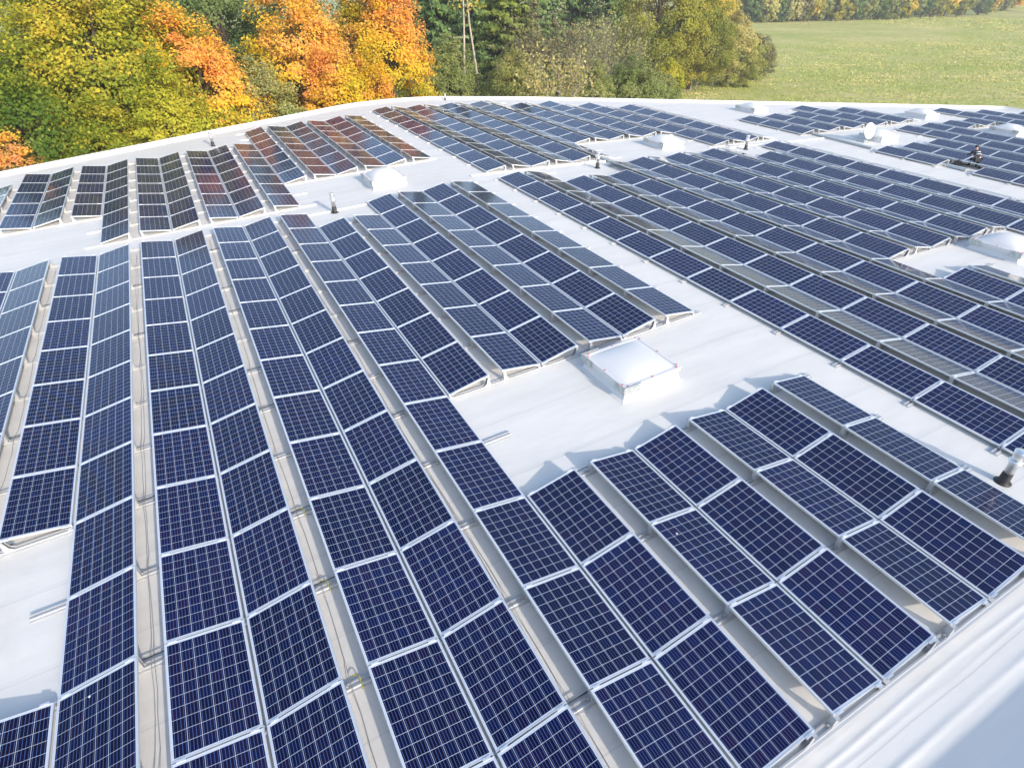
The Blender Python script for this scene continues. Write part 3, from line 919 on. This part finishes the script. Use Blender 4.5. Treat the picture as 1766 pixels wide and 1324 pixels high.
M_STRIPE = mat('pale_reflective_stripe', (0.72, 0.75, 0.76), 0.4)
def person():
    s, y = 35.75, 10.8
    e = empty('person', mat=MR @ Matrix.Translation((s, y, ZR)) @ Matrix.Rotation(rad(62), 4, 'Z') @ Matrix.Scale(0.76, 4))
    tag(e, 'person in dark work clothes with pale stripes bending over panels on the far right', 'person')
    # local frame: x forward (bending that way), y to the left, z up; half kneeling
    J = {'pelvis': ((0, 0, 0.52), .150), 'belly': ((0.12, 0, 0.70), .145), 'chest': ((0.30, 0, 0.90), .155), 'neckb': ((0.42, 0, 1.02), .075), 'head0': ((0.47, 0, 1.09), .062), 'head1': ((0.53, 0, 1.16), .092), 'head2': ((0.56, 0, 1.23), .078),
         'hipL': ((0.03, .11, 0.50), .105), 'kneeL': ((0.40, .15, 0.50), .075), 'ankL': ((0.36, .15, 0.10), .050), 'toeL': ((0.52, .16, 0.035), .036),
         'hipR': ((-0.02, -.11, 0.48), .105), 'kneeR': ((0.06, -.14, 0.09), .075), 'ankR': ((-0.34, -.14, 0.07), .050), 'toeR': ((-0.44, -.14, 0.03), .036),
         'shL': ((0.36, .19, 0.93), .075), 'elL': ((0.56, .27, 0.72), .052), 'wrL': ((0.80, .22, 0.63), .036), 'shR': ((0.36, -.19, 0.93), .075), 'elR': ((0.58, -.27, 0.74), .052), 'wrR': ((0.82, -.20, 0.60), .036)}
    Eg = [('pelvis', 'belly'), ('belly', 'chest'), ('chest', 'neckb'), ('neckb', 'head0'), ('head0', 'head1'), ('head1', 'head2'), ('pelvis', 'hipL'), ('hipL', 'kneeL'), ('kneeL', 'ankL'), ('ankL', 'toeL'),
          ('pelvis', 'hipR'), ('hipR', 'kneeR'), ('kneeR', 'ankR'), ('ankR', 'toeR'), ('chest', 'shL'), ('shL', 'elL'), ('elL', 'wrL'), ('chest', 'shR'), ('shR', 'elR'), ('elR', 'wrR')]
    for sd_, wy in (('L', .22), ('R', -.20)):
        w = Vector(J['wr' + sd_][0])
        J['pm' + sd_] = (tuple(w + Vector((0.06, 0, -0.02))), .036); Eg.append(('wr' + sd_, 'pm' + sd_))
        for i, (dy, ln) in enumerate(((.030, .062), (.011, .075), (-.010, .070), (-.030, .055))):
            a = w + Vector((0.09, dy, -0.03)); b = a + Vector((ln * .6, dy * .3, -0.012)); c = b + Vector((ln * .35, 0, -0.03))
            for nm, pt in (('a', a), ('b', b), ('c', c)): J['f%s%d%s' % (sd_, i, nm)] = (tuple(pt), .0095)
            Eg += [('pm' + sd_, 'f%s%da' % (sd_, i)), ('f%s%da' % (sd_, i), 'f%s%db' % (sd_, i)), ('f%s%db' % (sd_, i), 'f%s%dc' % (sd_, i))]
        sgn = -1 if sd_ == 'L' else 1
        a = w + Vector((0.04, sgn * .05, -0.02)); b = a + Vector((.045, sgn * .01, -.03))
        J['t%sa' % sd_] = (tuple(a), .011); J['t%sb' % sd_] = (tuple(b), .010); Eg += [('pm' + sd_, 't%sa' % sd_), ('t%sa' % sd_, 't%sb' % sd_)]
    body = skin_body('body', J, Eg, M_SKIN, e)
    J2 = {k: (v[0], v[1] + 0.014) for k, v in J.items() if k in ('pelvis', 'belly', 'chest', 'neckb', 'shL', 'elL', 'wrL', 'shR', 'elR', 'wrR')}
    J2['neckb'] = ((0.40, 0, 1.0), .085)
    skin_body('jacket', J2, [x for x in Eg if x[0] in J2 and x[1] in J2], M_CLOTH, e)
    J3 = {k: (v[0], v[1] + 0.015) for k, v in J.items() if k in ('pelvis', 'hipL', 'kneeL', 'ankL', 'toeL', 'hipR', 'kneeR', 'ankR', 'toeR')}
    skin_body('trousers', J3, [x for x in Eg if x[0] in J3 and x[1] in J3], M_CLOTH, e)
    mb = MB(); mb.lathe([(0.02, 0.105), (0.07, 0.09), (0.100, 0.04), (0.104, -0.01), (0.098, -0.04)], 16, c=(0.545, 0, 1.20), M=None)
    mb.build('hair', M_HAIR, e)
    def band(a, b, r, w):
        a, b = Vector(a), Vector(b); d = (b - a).normalized(); q_ = d.to_track_quat('Z', 'Y').to_matrix().to_4x4()
        m = MB(); m.lathe([(r, -w), (r + .004, -w), (r + .004, w), (r, w)], 20, M=Matrix.Translation(a) @ q_, cap=False); m.build('reflective_stripe', M_STRIPE, e)
    band((0.16, 0, 0.75), (0.30, 0, 0.90), .172, .03)
    band((0.25, 0, 0.85), (0.30, 0, 0.90), .176, .025)
    band((0.39, .15, 0.33), (0.36, .15, 0.10), .085, .025)
    band((-0.15, -.14, 0.085), (-0.34, -.14, 0.07), .084, .025)
    # tool bag at the knees
    b = empty('tool_bag', mat=MR @ Matrix.Translation((s - 0.35, y + 0.65, ZR)) @ Matrix.Rotation(rad(20), 4, 'Z'))
    tag(b, 'small dark tool bag on the roof beside the kneeling worker', 'tool bag')
    MB().prism([(-0.12, 0.0), (0.12, 0.0), (0.14, 0.12), (0.06, 0.26), (-0.06, 0.26), (-0.14, 0.12)], -0.2, 0.2, 'x').build('bag_body', M_CLOTH, b)
    MB().tube([(-0.1, 0, 0.25), (-0.08, 0, 0.33), (0.08, 0, 0.33), (0.1, 0, 0.25)], 0.012, 6).build('handle', M_RUBBER, b)
person()

# ------------------------------------------------------------------ foliage
def leaf_object(name, pos, nrm, size, tint, material, parent, asp=1.5):
    n = len(pos)
    r = np.random.default_rng(n)
    nrm = nrm / np.maximum(1e-6, np.linalg.norm(nrm, axis=1, keepdims=True))
    ref = r.normal(size=(n, 3))
    u = np.cross(nrm, ref); u /= np.maximum(1e-6, np.linalg.norm(u, axis=1, keepdims=True))
    w = np.cross(nrm, u)
    su = (size * 0.5 * asp)[:, None]; sw = (size * 0.5)[:, None]
    bend = nrm * (size * 0.18)[:, None]
    co = np.empty((n, 4, 3))
    co[:, 0] = pos - u * su - bend; co[:, 1] = pos - w * sw + bend * 0.4; co[:, 2] = pos + u * su - bend; co[:, 3] = pos + w * sw + bend * 0.4
    me = bpy.data.meshes.new(name)
    me.vertices.add(n * 4); me.vertices.foreach_set('co', co.ravel())
    me.loops.add(n * 4); me.loops.foreach_set('vertex_index', np.arange(n * 4, dtype=np.int32))
    me.polygons.add(n); me.polygons.foreach_set('loop_start', np.arange(0, n * 4, 4, dtype=np.int32))
    try: me.polygons.foreach_set('loop_total', np.full(n, 4, dtype=np.int32))
    except Exception: pass
    a = me.attributes.new('tint', 'FLOAT', 'POINT'); a.data.foreach_set('value', np.repeat(np.clip(tint, 0, 1), 4).astype(np.float32))
    me.materials.append(material); me.update(calc_edges=True)
    return link(name, me, parent)

def fbm(p, seed, scale):
    r = np.random.default_rng(seed); out = np.zeros(len(p))
    for o_ in range(5):
        k = r.normal(size=3); k /= np.linalg.norm(k)
        out += np.sin(p @ k * scale * (0.7 + 0.35 * o_) + r.uniform(0, 6.28)) / 5 ** 0.5
    return out

def broadleaf(name, x, y, H, R, mk, label, group=None, n=11000, size=0.24, bare=0.30, topbias=0.0, wild=0.25, zg=-8.0, sparse=1.0, barkm=None, seed=0, tint0=0.45, spread=0.22, tall=None):
    e = empty(name, loc=(x, y, zg))
    tag(e, label, 'shrub' if name == 'shrub' else 'tree', group)
    r = np.random.default_rng(int(seed + x * 31 + y * 17) % 99991)
    if H < 40 and zg == -8.0 and size < 0.6: size *= 0.58; n = int(n * 2.3)
    zc = H * (bare + (1 - bare) / 2); rz = H * (1 - bare) / 2
    nc = int(70 + 9 * R * R / max(0.35, size))
    nc = min(nc, 260)
    d = r.normal(size=(nc, 3)); d /= np.linalg.norm(d, axis=1, keepdims=True)
    lump = 1 + wild * (0.55 * fbm(d, int(x * 10) % 997, 3.0))
    rr = r.uniform(0.35, 1.0, nc) ** 0.55
    c = d * (rr * lump)[:, None] * np.array([R, R, rz])
    # rounded-conical outline: slimmer at the top
    f = np.clip((c[:, 2] / rz + 1) / 2, 0, 1)
    c[:, :2] *= (1.08 - 0.55 * f ** 1.6)[:, None]
    c[:, 2] += zc
    ctint = tint0 + spread * fbm(c, int(y * 10) % 991, 2.2 / max(1.5, R)) + topbias * (f - 0.5) + r.normal(0, 0.09, nc)
    crad = (0.09 + 0.15 * r.random(nc)) * (R + rz) * 0.5 * 1.05
    per = max(12, int(n * sparse / nc))
    k = np.repeat(np.arange(nc), per)
    m = len(k)
    q_ = r.normal(size=(m, 3)); q_ /= np.linalg.norm(q_, axis=1, keepdims=True)
    q_ *= (r.random(m) ** 0.45)[:, None]
    q_[:, 2] *= 0.62
    # drooping layered sprays
    q_[:, 2] -= 0.22 * (q_[:, 0] ** 2 + q_[:, 1] ** 2)
    pos = c[k] + q_ * crad[k][:, None]
    outw = pos - np.array([0, 0, zc]); outw /= np.maximum(1e-6, np.linalg.norm(outw, axis=1, keepdims=True))
    nrm = outw * 0.85 + np.array([0, -0.25, 0.42]) + r.normal(0, 0.40, (m, 3))
    tint = ctint[k] + r.normal(0, 0.10, m) + 0.10 * q_[:, 2]
    sz = size * r.uniform(0.6, 1.3, m)
    # trunk and limbs
    mb = MB()
    bt = barkm or M_BARK
    tr = 0.020 * H + 0.03
    tp = [(0, 0, 0), (0.1 * r.normal(), 0.1 * r.normal(), H * 0.3), (0.2 * r.normal(), 0.2 * r.normal(), H * 0.6), (0.2 * r.normal(), 0.2 * r.normal(), H * 0.86)]
    mb.tube(tp, [tr, tr * 0.75, tr * 0.42, tr * 0.12], 8)
    mb.build('trunk', bt, e)
    lm = MB()
    for i in r.choice(nc, min(nc, 26), replace=False):
        z0 = min(H * 0.8, max(H * 0.12, c[i, 2] * 0.62)); t0 = np.array([0, 0, z0]); t1 = c[i]
        mid = (t0 + t1) / 2 + np.array([0, 0, 0.06 * H]) * 0.6
        lm.tube([tuple(t0), tuple(mid), tuple(t1)], [tr * 0.32, tr * 0.2, tr * 0.06], 5)
    lm.build('limbs', bt, e)
    leaf_object('crown', pos, nrm, sz, tint, LEAF[mk], e)
    return e

def spruce(x, y, H, R, mk, label, group=None, n=9000, zg=-8.0, size=0.36):
    e = empty('spruce_tree', loc=(x, y, zg)); tag(e, label, 'tree', group)
    r = np.random.default_rng(int(x * 13 + y * 7))
    mb = MB(); mb.tube([(0, 0, 0), (0, 0, H * 0.5), (0, 0, H)], [0.018 * H, 0.011 * H, 0.01], 8); mb.build('trunk', M_BARK, e)
    P_, N_, T_, Z_ = [], [], [], []
    lm = MB()
    nw = int(H * 2.3); per = max(8, n // (nw * 7))
    for i in range(nw):
        f = i / nw; z = H * (0.10 + 0.89 * f); Lb = R * (1 - f) ** 0.85 * r.uniform(0.85, 1.1) + 0.15
        for b in range(7):
            th = r.uniform(0, 6.283); l_ = Lb * r.uniform(0.7, 1.12)
            s_ = np.sort(r.random(per) ** 0.8)
            rad_ = s_ * l_
            zz = z - 0.30 * l_ * s_ + 0.16 * l_ * s_ ** 2.5 - r.random(per) * 0.28
            side = r.normal(0, 0.16, per) * l_ * (0.35 + 0.6 * (1 - s_))
            px = np.cos(th) * rad_ - np.sin(th) * side; py = np.sin(th) * rad_ + np.cos(th) * side
            P_.append(np.c_[px, py, zz]); N_.append(np.c_[np.cos(th) * 0.7 + r.normal(0, .4, per), np.sin(th) * 0.7 - 0.2 + r.normal(0, .4, per), 0.5 + r.normal(0, .3, per)])
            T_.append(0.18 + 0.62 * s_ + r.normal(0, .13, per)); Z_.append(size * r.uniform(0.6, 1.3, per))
            if b < 3: lm.tube([(0, 0, z), (math.cos(th) * l_ * .5, math.sin(th) * l_ * .5, z - .13 * l_), (math.cos(th) * l_ * .95, math.sin(th) * l_ * .95, z - .15 * l_)], [.05, .03, .01], 4)
    lm.build('limbs', M_BARK, e)
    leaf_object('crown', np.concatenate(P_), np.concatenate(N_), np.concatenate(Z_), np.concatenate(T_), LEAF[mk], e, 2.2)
    return e

def twiggy(x, y, H, R, mk, barkm, label, n=2500, size=0.2, stems=9, name='bare_tree', group=None, depth=4, tint0=0.5):
    """thin many-branched shrub or tree that has lost most leaves"""
    e = empty(name, loc=(x, y, -8.0)); tag(e, label, 'tree', group)
    r = np.random.default_rng(int(x * 19 + y * 3))
    mb = MB(); tips = []
    def grow(p, d, l, rad_, dep):
        q1 = p + d * l * 0.5 + r.normal(0, 0.05 * l, 3); q2 = p + d * l + r.normal(0, 0.06 * l, 3)
        mb.tube([tuple(p), tuple(q1), tuple(q2)], [rad_, rad_ * 0.8, rad_ * 0.55], 5 if dep > 2 else 3)
        tips.append(q2); tips.append(q1)
        if dep == 0: return
        for _ in range(3 if dep > 1 else 4):
            dd = d + r.normal(0, 0.42, 3) + np.array([0, 0, 0.10]); dd /= np.linalg.norm(dd)
            grow(q2 if r.random() < .7 else q1, dd, l * r.uniform(0.55, 0.78), rad_ * 0.55, dep - 1)
    for s_ in range(stems):
        th = r.uniform(0, 6.283); lean = r.uniform(0.05, 0.55) * R / H * 2.4
        d = np.array([math.cos(th) * lean, math.sin(th) * lean, 1.0]); d /= np.linalg.norm(d)
        grow(np.array([math.cos(th) * .3, math.sin(th) * .3, 0.0]), d, H * r.uniform(0.33, 0.42), 0.011 * H * r.uniform(.6, 1.1), depth)
    mb.build('trunk', barkm, e)
    tp = np.array(tips); k = r.integers(0, len(tp), n)
    pos = tp[k] + r.normal(0, 0.28, (n, 3)); pos[:, 2] = np.maximum(pos[:, 2], 0.3)
    nrm = r.normal(0, 0.6, (n, 3)) + np.array([0, -0.3, 0.6])
    leaf_object('crown', pos, nrm, size * r.uniform(.5, 1.2, n), tint0 + r.normal(0, .22, n), LEAF[mk], e)
    return e

LG = 'autumn trees behind the left roof edge'
broadleaf('maple_tree', -1.9, 42.6, 16.6, 6.3, 'mapleY', 'big yellow green maple at upper left with pale orange tips', LG, 22000, 0.24, .12, .50, tint0=.19)
broadleaf('maple_tree', -5.6, 39.4, 13.4, 4.8, 'mapleG', 'green maple turning yellow at the left picture edge', LG, 15000, 0.22, .10, .40, tint0=.28)
broadleaf('maple_tree', -6.6, 35.6, 8.7, 2.2, 'mapleO', 'small orange maple peeking low at the left picture edge', LG, 5000, 0.19, .2, .2, tint0=.35)
broadleaf('maple_tree', 1.2, 44.5, 16.6, 5.0, 'mapleG', 'green and yellow maple left of the red orange one', LG, 18000, 0.23, .10, .50, tint0=.36)
broadleaf('maple_tree', 3.1, 42.3, 14.2, 4.5, 'mapleR', 'red orange maple crown above the lime green tree', LG, 16000, 0.22, .2, .6, tint0=.36)
broadleaf('broadleaf_tree', 7.1, 56.2, 17.4, 6.0, 'dark', 'dark green tree between the two orange maples', LG, 16000, 0.26, .12, .2, tint0=.6)
broadleaf('broadleaf_tree', 0.9, 38.3, 11.0, 4.3, 'lime', 'lime green tree right behind the roof edge at left', LG, 16000, 0.20, .08, .2)
broadleaf('broadleaf_tree', 4.0, 39.4, 9.8, 3.2, 'lime', 'smaller lime green tree right of its larger twin', LG, 11000, 0.19, .08, .2, tint0=.55)
broadleaf('broadleaf_tree', -2.6, 37.9, 10.2, 3.8, 'mapleG', 'low yellow green tree just above the roof edge at left', LG, 14000, 0.20, .08, .25, tint0=.5)
broadleaf('broadleaf_tree', 7.1, 42.0, 11.2, 3.2, 'olive', 'olive brown thin tree between lime tree and orange maple', LG, 8500, 0.19, .08, .1, sparse=.9, tint0=.55)
broadleaf('maple_tree', 11.2, 46.3, 16.2, 4.4, 'mapleO', 'tall bright orange maple left of centre', LG, 17000, 0.23, .12, .45, tint0=.42)
broadleaf('maple_tree', 12.2, 43.0, 11.6, 3.1, 'mapleYO', 'orange and gold maple leaning against the tall orange one', LG, 11000, 0.21, .10, .3, tint0=.55)
broadleaf('maple_tree', 18.2, 47.8, 16.4, 3.6, 'mapleYO', 'golden orange maple at the end of the autumn row', LG, 15000, 0.23, .10, .4, tint0=.55)
broadleaf('maple_tree', 16.4, 50.0, 15.6, 3.2, 'mapleG', 'green and gold maple wedged between two orange maples', LG, 12000, 0.23, .10, .35, tint0=.5)
broadleaf('maple_tree', -3.6, 57.3, 18.4, 7.4, 'mapleY', 'yellow maple in the second row at the top left corner', LG, 16000, 0.28, .1, .3, tint0=.3)
broadleaf('broadleaf_tree', 0.7, 63.0, 19.0, 7.9, 'dark', 'dark green tree in the second row behind the yellow maples', LG, 12000, 0.34, .1, .2, tint0=.5)
broadleaf('broadleaf_tree', 12.6, 61.6, 18.6, 6.0, 'dark', 'dark tree hidden behind the tall bright orange maple', LG, 11000, 0.32, .1, .2, tint0=.5)
broadleaf('broadleaf_tree', 8.4, 50.6, 11.4, 3.0, 'olive', 'olive tree behind the thin olive brown one', LG, 8000, 0.22, .1, .1, tint0=.4)
broadleaf('maple_tree', 15.2, 42.9, 10.2, 2.2, 'mapleYO', 'low golden maple touching the roof edge left of the bushes', LG, 8000, 0.20, .05, .2, tint0=.45)
MG = 'trees and bushes behind the far roof corner'
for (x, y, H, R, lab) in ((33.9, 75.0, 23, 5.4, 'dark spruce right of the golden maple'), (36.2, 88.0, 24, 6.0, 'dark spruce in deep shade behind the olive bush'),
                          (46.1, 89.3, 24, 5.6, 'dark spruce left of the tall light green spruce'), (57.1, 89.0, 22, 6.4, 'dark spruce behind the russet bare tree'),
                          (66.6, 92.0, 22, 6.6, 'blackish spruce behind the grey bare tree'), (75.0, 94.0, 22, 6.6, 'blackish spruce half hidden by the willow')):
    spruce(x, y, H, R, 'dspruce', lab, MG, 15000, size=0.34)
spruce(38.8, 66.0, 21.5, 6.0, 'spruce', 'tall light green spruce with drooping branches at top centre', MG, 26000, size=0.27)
broadleaf('shrub', 27.4, 57.3, 10.3, 4.2, 'olive', 'large grey green bush below the dark spruces', MG, 13000, 0.22, .05, .1, tint0=.35)
broadleaf('shrub', 25.2, 60.3, 9.6, 3.0, 'olive', 'grey green bush beside the golden maple', MG, 8000, 0.22, .05, .1, tint0=.3)
broadleaf('shrub', 32.4, 52.6, 9.3, 3.7, 'tan', 'olive and straw coloured bush in front of the light green spruce', MG, 12000, 0.20, .05, .3, tint0=.35)
twiggy(39.4, 58.2, 12.4, 4.2, 'red', M_BARK, 'russet bare tree right of the light green spruce', 3200, .22, 9, group=MG)
twiggy(35.3, 47.6, 9.6, 2.6, 'tan', M_BARKP, 'small tan tree with a pale crooked trunk', 1900, .2, 4, group=MG, tint0=.75)
twiggy(48.6, 59.8, 11.6, 5.2, 'olive', M_BARKG, 'grey nearly leafless tree with many fine twigs', 2200, .2, 12, group=MG, tint0=.6)
twiggy(52.8, 66.0, 11.6, 4.4, 'tan', M_BARKG, 'second grey leafless tree beside the willow', 1600, .2, 9, group=MG, tint0=.5)
broadleaf('shrub', 40.6, 49.6, 8.4, 2.5, 'olive', 'slim green bush right of the small tan tree', MG, 8000, 0.19, .05, .1, tint0=.5)
broadleaf('shrub', 46.2, 51.2, 8.0, 4.0, 'olive', 'rounded green bush in front of the grey bare tree', MG, 12000, 0.20, .05, .1, tint0=.30, spread=.15)
broadleaf('shrub', 53.6, 54.8, 5.9, 3.0, 'olive', 'low green bush at the end of the bushes', MG, 8000, 0.19, .03, .1, tint0=.4)
broadleaf('willow_tree', 68.9, 74.3, 18, 8.6, 'willow', 'large yellow green willow beside the meadow', MG, 22000, 0.30, .04, .3, tint0=.42)
broadleaf('willow_tree', 75.6, 73.0, 14.8, 6.4, 'willow', 'olive yellow willow in front of the largest one', MG, 16000, 0.28, .03, .1, tint0=.38)
broadleaf('willow_tree', 84.0, 73.2, 10.6, 5.4, 'tan', 'brownish willow bush reaching into the meadow', MG, 13000, 0.26, .03, .2, tint0=.45)
broadleaf('shrub', 92.6, 75.3, 6.8, 3.4, 'red', 'small dark russet bush at the tip of the hedge', MG, 8000, 0.24, .02, .2, tint0=.35)
broadleaf('broadleaf_tree', 91.8, 87.8, 17.5, 7.0, 'willow', 'tall yellow tree rising behind the brownish willow bush', MG, 14000, 0.32, .06, .2, tint0=.62)
broadleaf('shrub', 62.8, 63.8, 5.9, 2.2, 'lime', 'small bright lime bush at the foot of the willow', MG, 5000, 0.22, .03, .1, tint0=.45)
# thin birch trunks in the dark gap
for x, y, lean, lab in ((31.2, 62.0, .4, 'thin pale birch trunk left of the light green spruce'), (33.6, 63.0, -.9, 'leaning thin trunk in the dark gap below the spruce')):
    e = empty('birch_tree', loc=(x, y, -8)); tag(e, lab, 'tree', MG)
    MB().tube([(0, 0, 0), (lean * .3, 0, 6), (lean, .2, 11), (lean * 1.3, .2, 17)], [.16, .13, .09, .03], 7).build('trunk', M_BARKP, e)
    r = np.random.default_rng(int(x)); n = 220
    pos = np.c_[r.normal(lean, .9, n), r.normal(0, .9, n), r.uniform(12, 18, n)]
    leaf_object('crown', pos, r.normal(0, .6, (n, 3)) + np.array([0, -.3, .5]), r.uniform(.12, .26, n), r.uniform(.4, 1, n), LEAF['willow'], e)

# hedge of trees along the far side of the meadow
FAR = [(202,176),(207,176),(213,175),(218,174),(224,174),(229,173),(235,172),(240,171),(246,170),(251,169),(257,168),(263,167),(269,166),(276,166),(283,165),(289,164),(298,165),(308,165),(318,166),(328,167),(339,168),(354,171),(373,175),(393,180)]
kinds = ['dark', 'tan', 'dark', 'olive', 'red', 'willow', 'olive', 'willow', 'willow', 'dark', 'olive', 'mapleG', 'tan', 'mapleG', 'olive', 'dark', 'willow', 'mapleY', 'willow', 'olive', 'dark', 'willow', 'olive', 'mapleYO']
cn = {'dark': 'dark green', 'tan': 'tan', 'olive': 'olive', 'red': 'brown', 'willow': 'yellow green', 'mapleYO': 'golden', 'mapleG': 'green', 'mapleY': 'yellow'}
rng = random.Random(5)
for i, ((x, y), k) in enumerate(zip(FAR, kinds)):
    broadleaf('hedge_tree', x + rng.uniform(-1, 1), y + rng.uniform(0, 3), rng.uniform(11, 15), rng.uniform(4.2, 5.4), k,
              '%s tree, %s from the left in the far hedge across the meadow' % (cn[k], ORD[i + 1]), 'hedge trees on the far side of the meadow', 2600, 0.75, .02, .2, tint0=rng.uniform(.3, .55))
for i in range(10):
    x = 196 + i * 16; y = 190 + rng.uniform(0, 8)
    broadleaf('hedge_tree', x, y, rng.uniform(15, 19), rng.uniform(7, 8.5), 'dark' if i % 3 else 'olive',
              'taller dark tree, %s from left behind the far hedge' % ORD[i + 1], 'taller trees behind the far hedge', 2600, 1.0, .02, .2, tint0=.35)
# far slope beyond the hedge
mb = MB(); vs, fs = [], []
for i in range(13):
    for j in range(9):
        x = 380 + i * 30; y = 170 + j * 40
        vs.append((x, y, -8.2 + 0.055 * max(0, (x - 380)) * 0.6 + 0.09 * max(0, y - 190)))
for i in range(12):
    for j in range(8): fs.append((i * 9 + j, (i + 1) * 9 + j, (i + 1) * 9 + j + 1, i * 9 + j + 1))
mb.add(vs, fs, 0, True)
tag(mb.build('hill', M_GRASS), 'pale meadow slope beyond the far hedge at right', None, None, 'structure')
# grass tufts over the meadow
def tufts():
    r = np.random.default_rng(4); n = 150000
    D = 82 + 260 * r.random(n) ** 1.25; th = r.uniform(rad(14), rad(53), n)
    x = 1.05 + D * np.cos(th); y = -4.5 + D * np.sin(th)
    patch = fbm(np.c_[x, y, 0 * x], 3, 0.35) + fbm(np.c_[x, y, 0 * x], 8, 0.9)
    keep = patch * 0.5 + r.normal(0, .8, n) > 0.0
    x, y, D, patch = x[keep], y[keep], D[keep], patch[keep]; n = len(x)
    pos = np.c_[x, y, np.full(n, -7.95)]
    nrm = np.c_[r.normal(0, .5, n), -0.7 + r.normal(0, .4, n), 0.6 + r.normal(0, .3, n)]
    o = leaf_object('grass', pos, nrm, (0.07 + 0.0009 * D) * r.uniform(.6, 1.3, n), 0.45 + 0.16 * patch + r.normal(0, .16, n), LEAF['grass'], None, 1.8)
    tag(o, 'short tufty meadow grass with straw coloured patches', 'grass', None, 'stuff')
tufts()

# fence along the meadow
def fence(pts, label, ph=1.25):
    e = empty('pasture_fence', loc=(pts[0][0], pts[0][1], -8)); tag(e, label, 'fence')
    o = Vector((pts[0][0], pts[0][1], -8))
    rr = random.Random(2)
    for (x, y) in pts:
        p = Vector((x, y, -8)) - o
        MB().tube([p + Vector((0, 0, -.1)), p + Vector((rr.uniform(-.05, .05), 0, ph))], [.07, .055], 8).build('post', M_POST, e)
    for z in (0.5, 0.8, 1.1):
        MB().tube([Vector((x, y, -8 + z)) - o for x, y in pts], .006, 3).build('wire', M_WIRE, e)
fence([(69.1, 67.4), (72.6, 69.4), (75.9, 71.5), (81.0, 73.2), (85.6, 75.5), (90.2, 76.8), (94.6, 78.6), (99.0, 81.2)], 'wire fence with pale wooden posts in front of the willow bushes')
fence([(196.6, 157.8), (204, 158), (211.1, 158.7), (227, 161), (243.4, 164.4), (256, 167), (268.6, 169.9), (282, 168), (295.7, 166.6), (312, 169), (329.6, 171.1)], 'distant wire fence along the foot of the far hedge', 1.6)

# ------------------------------------------------------------------ thin autumn haze
def haze():
    m = bpy.data.materials.new('haze_air'); m.use_nodes = True
    nt = m.node_tree
    for n in list(nt.nodes):
        if n.type != 'OUTPUT_MATERIAL': nt.nodes.remove(n)
    out = nt.nodes[0]
    v = nt.nodes.new('ShaderNodeVolumePrincipled')
    v.inputs['Color'].default_value = (0.93, 0.95, 1.0, 1)
    v.inputs['Density'].default_value = 0.0005
    v.inputs['Anisotropy'].default_value = 0.0
    nt.links.new(v.outputs[0], out.inputs['Volume'])
    o = MB().box((30, 20, 10.5), (1840, 1840, 40)).build('haze', m)
    tag(o, 'pale haze in the air over roof and meadow', None, None, 'stuff')
haze()
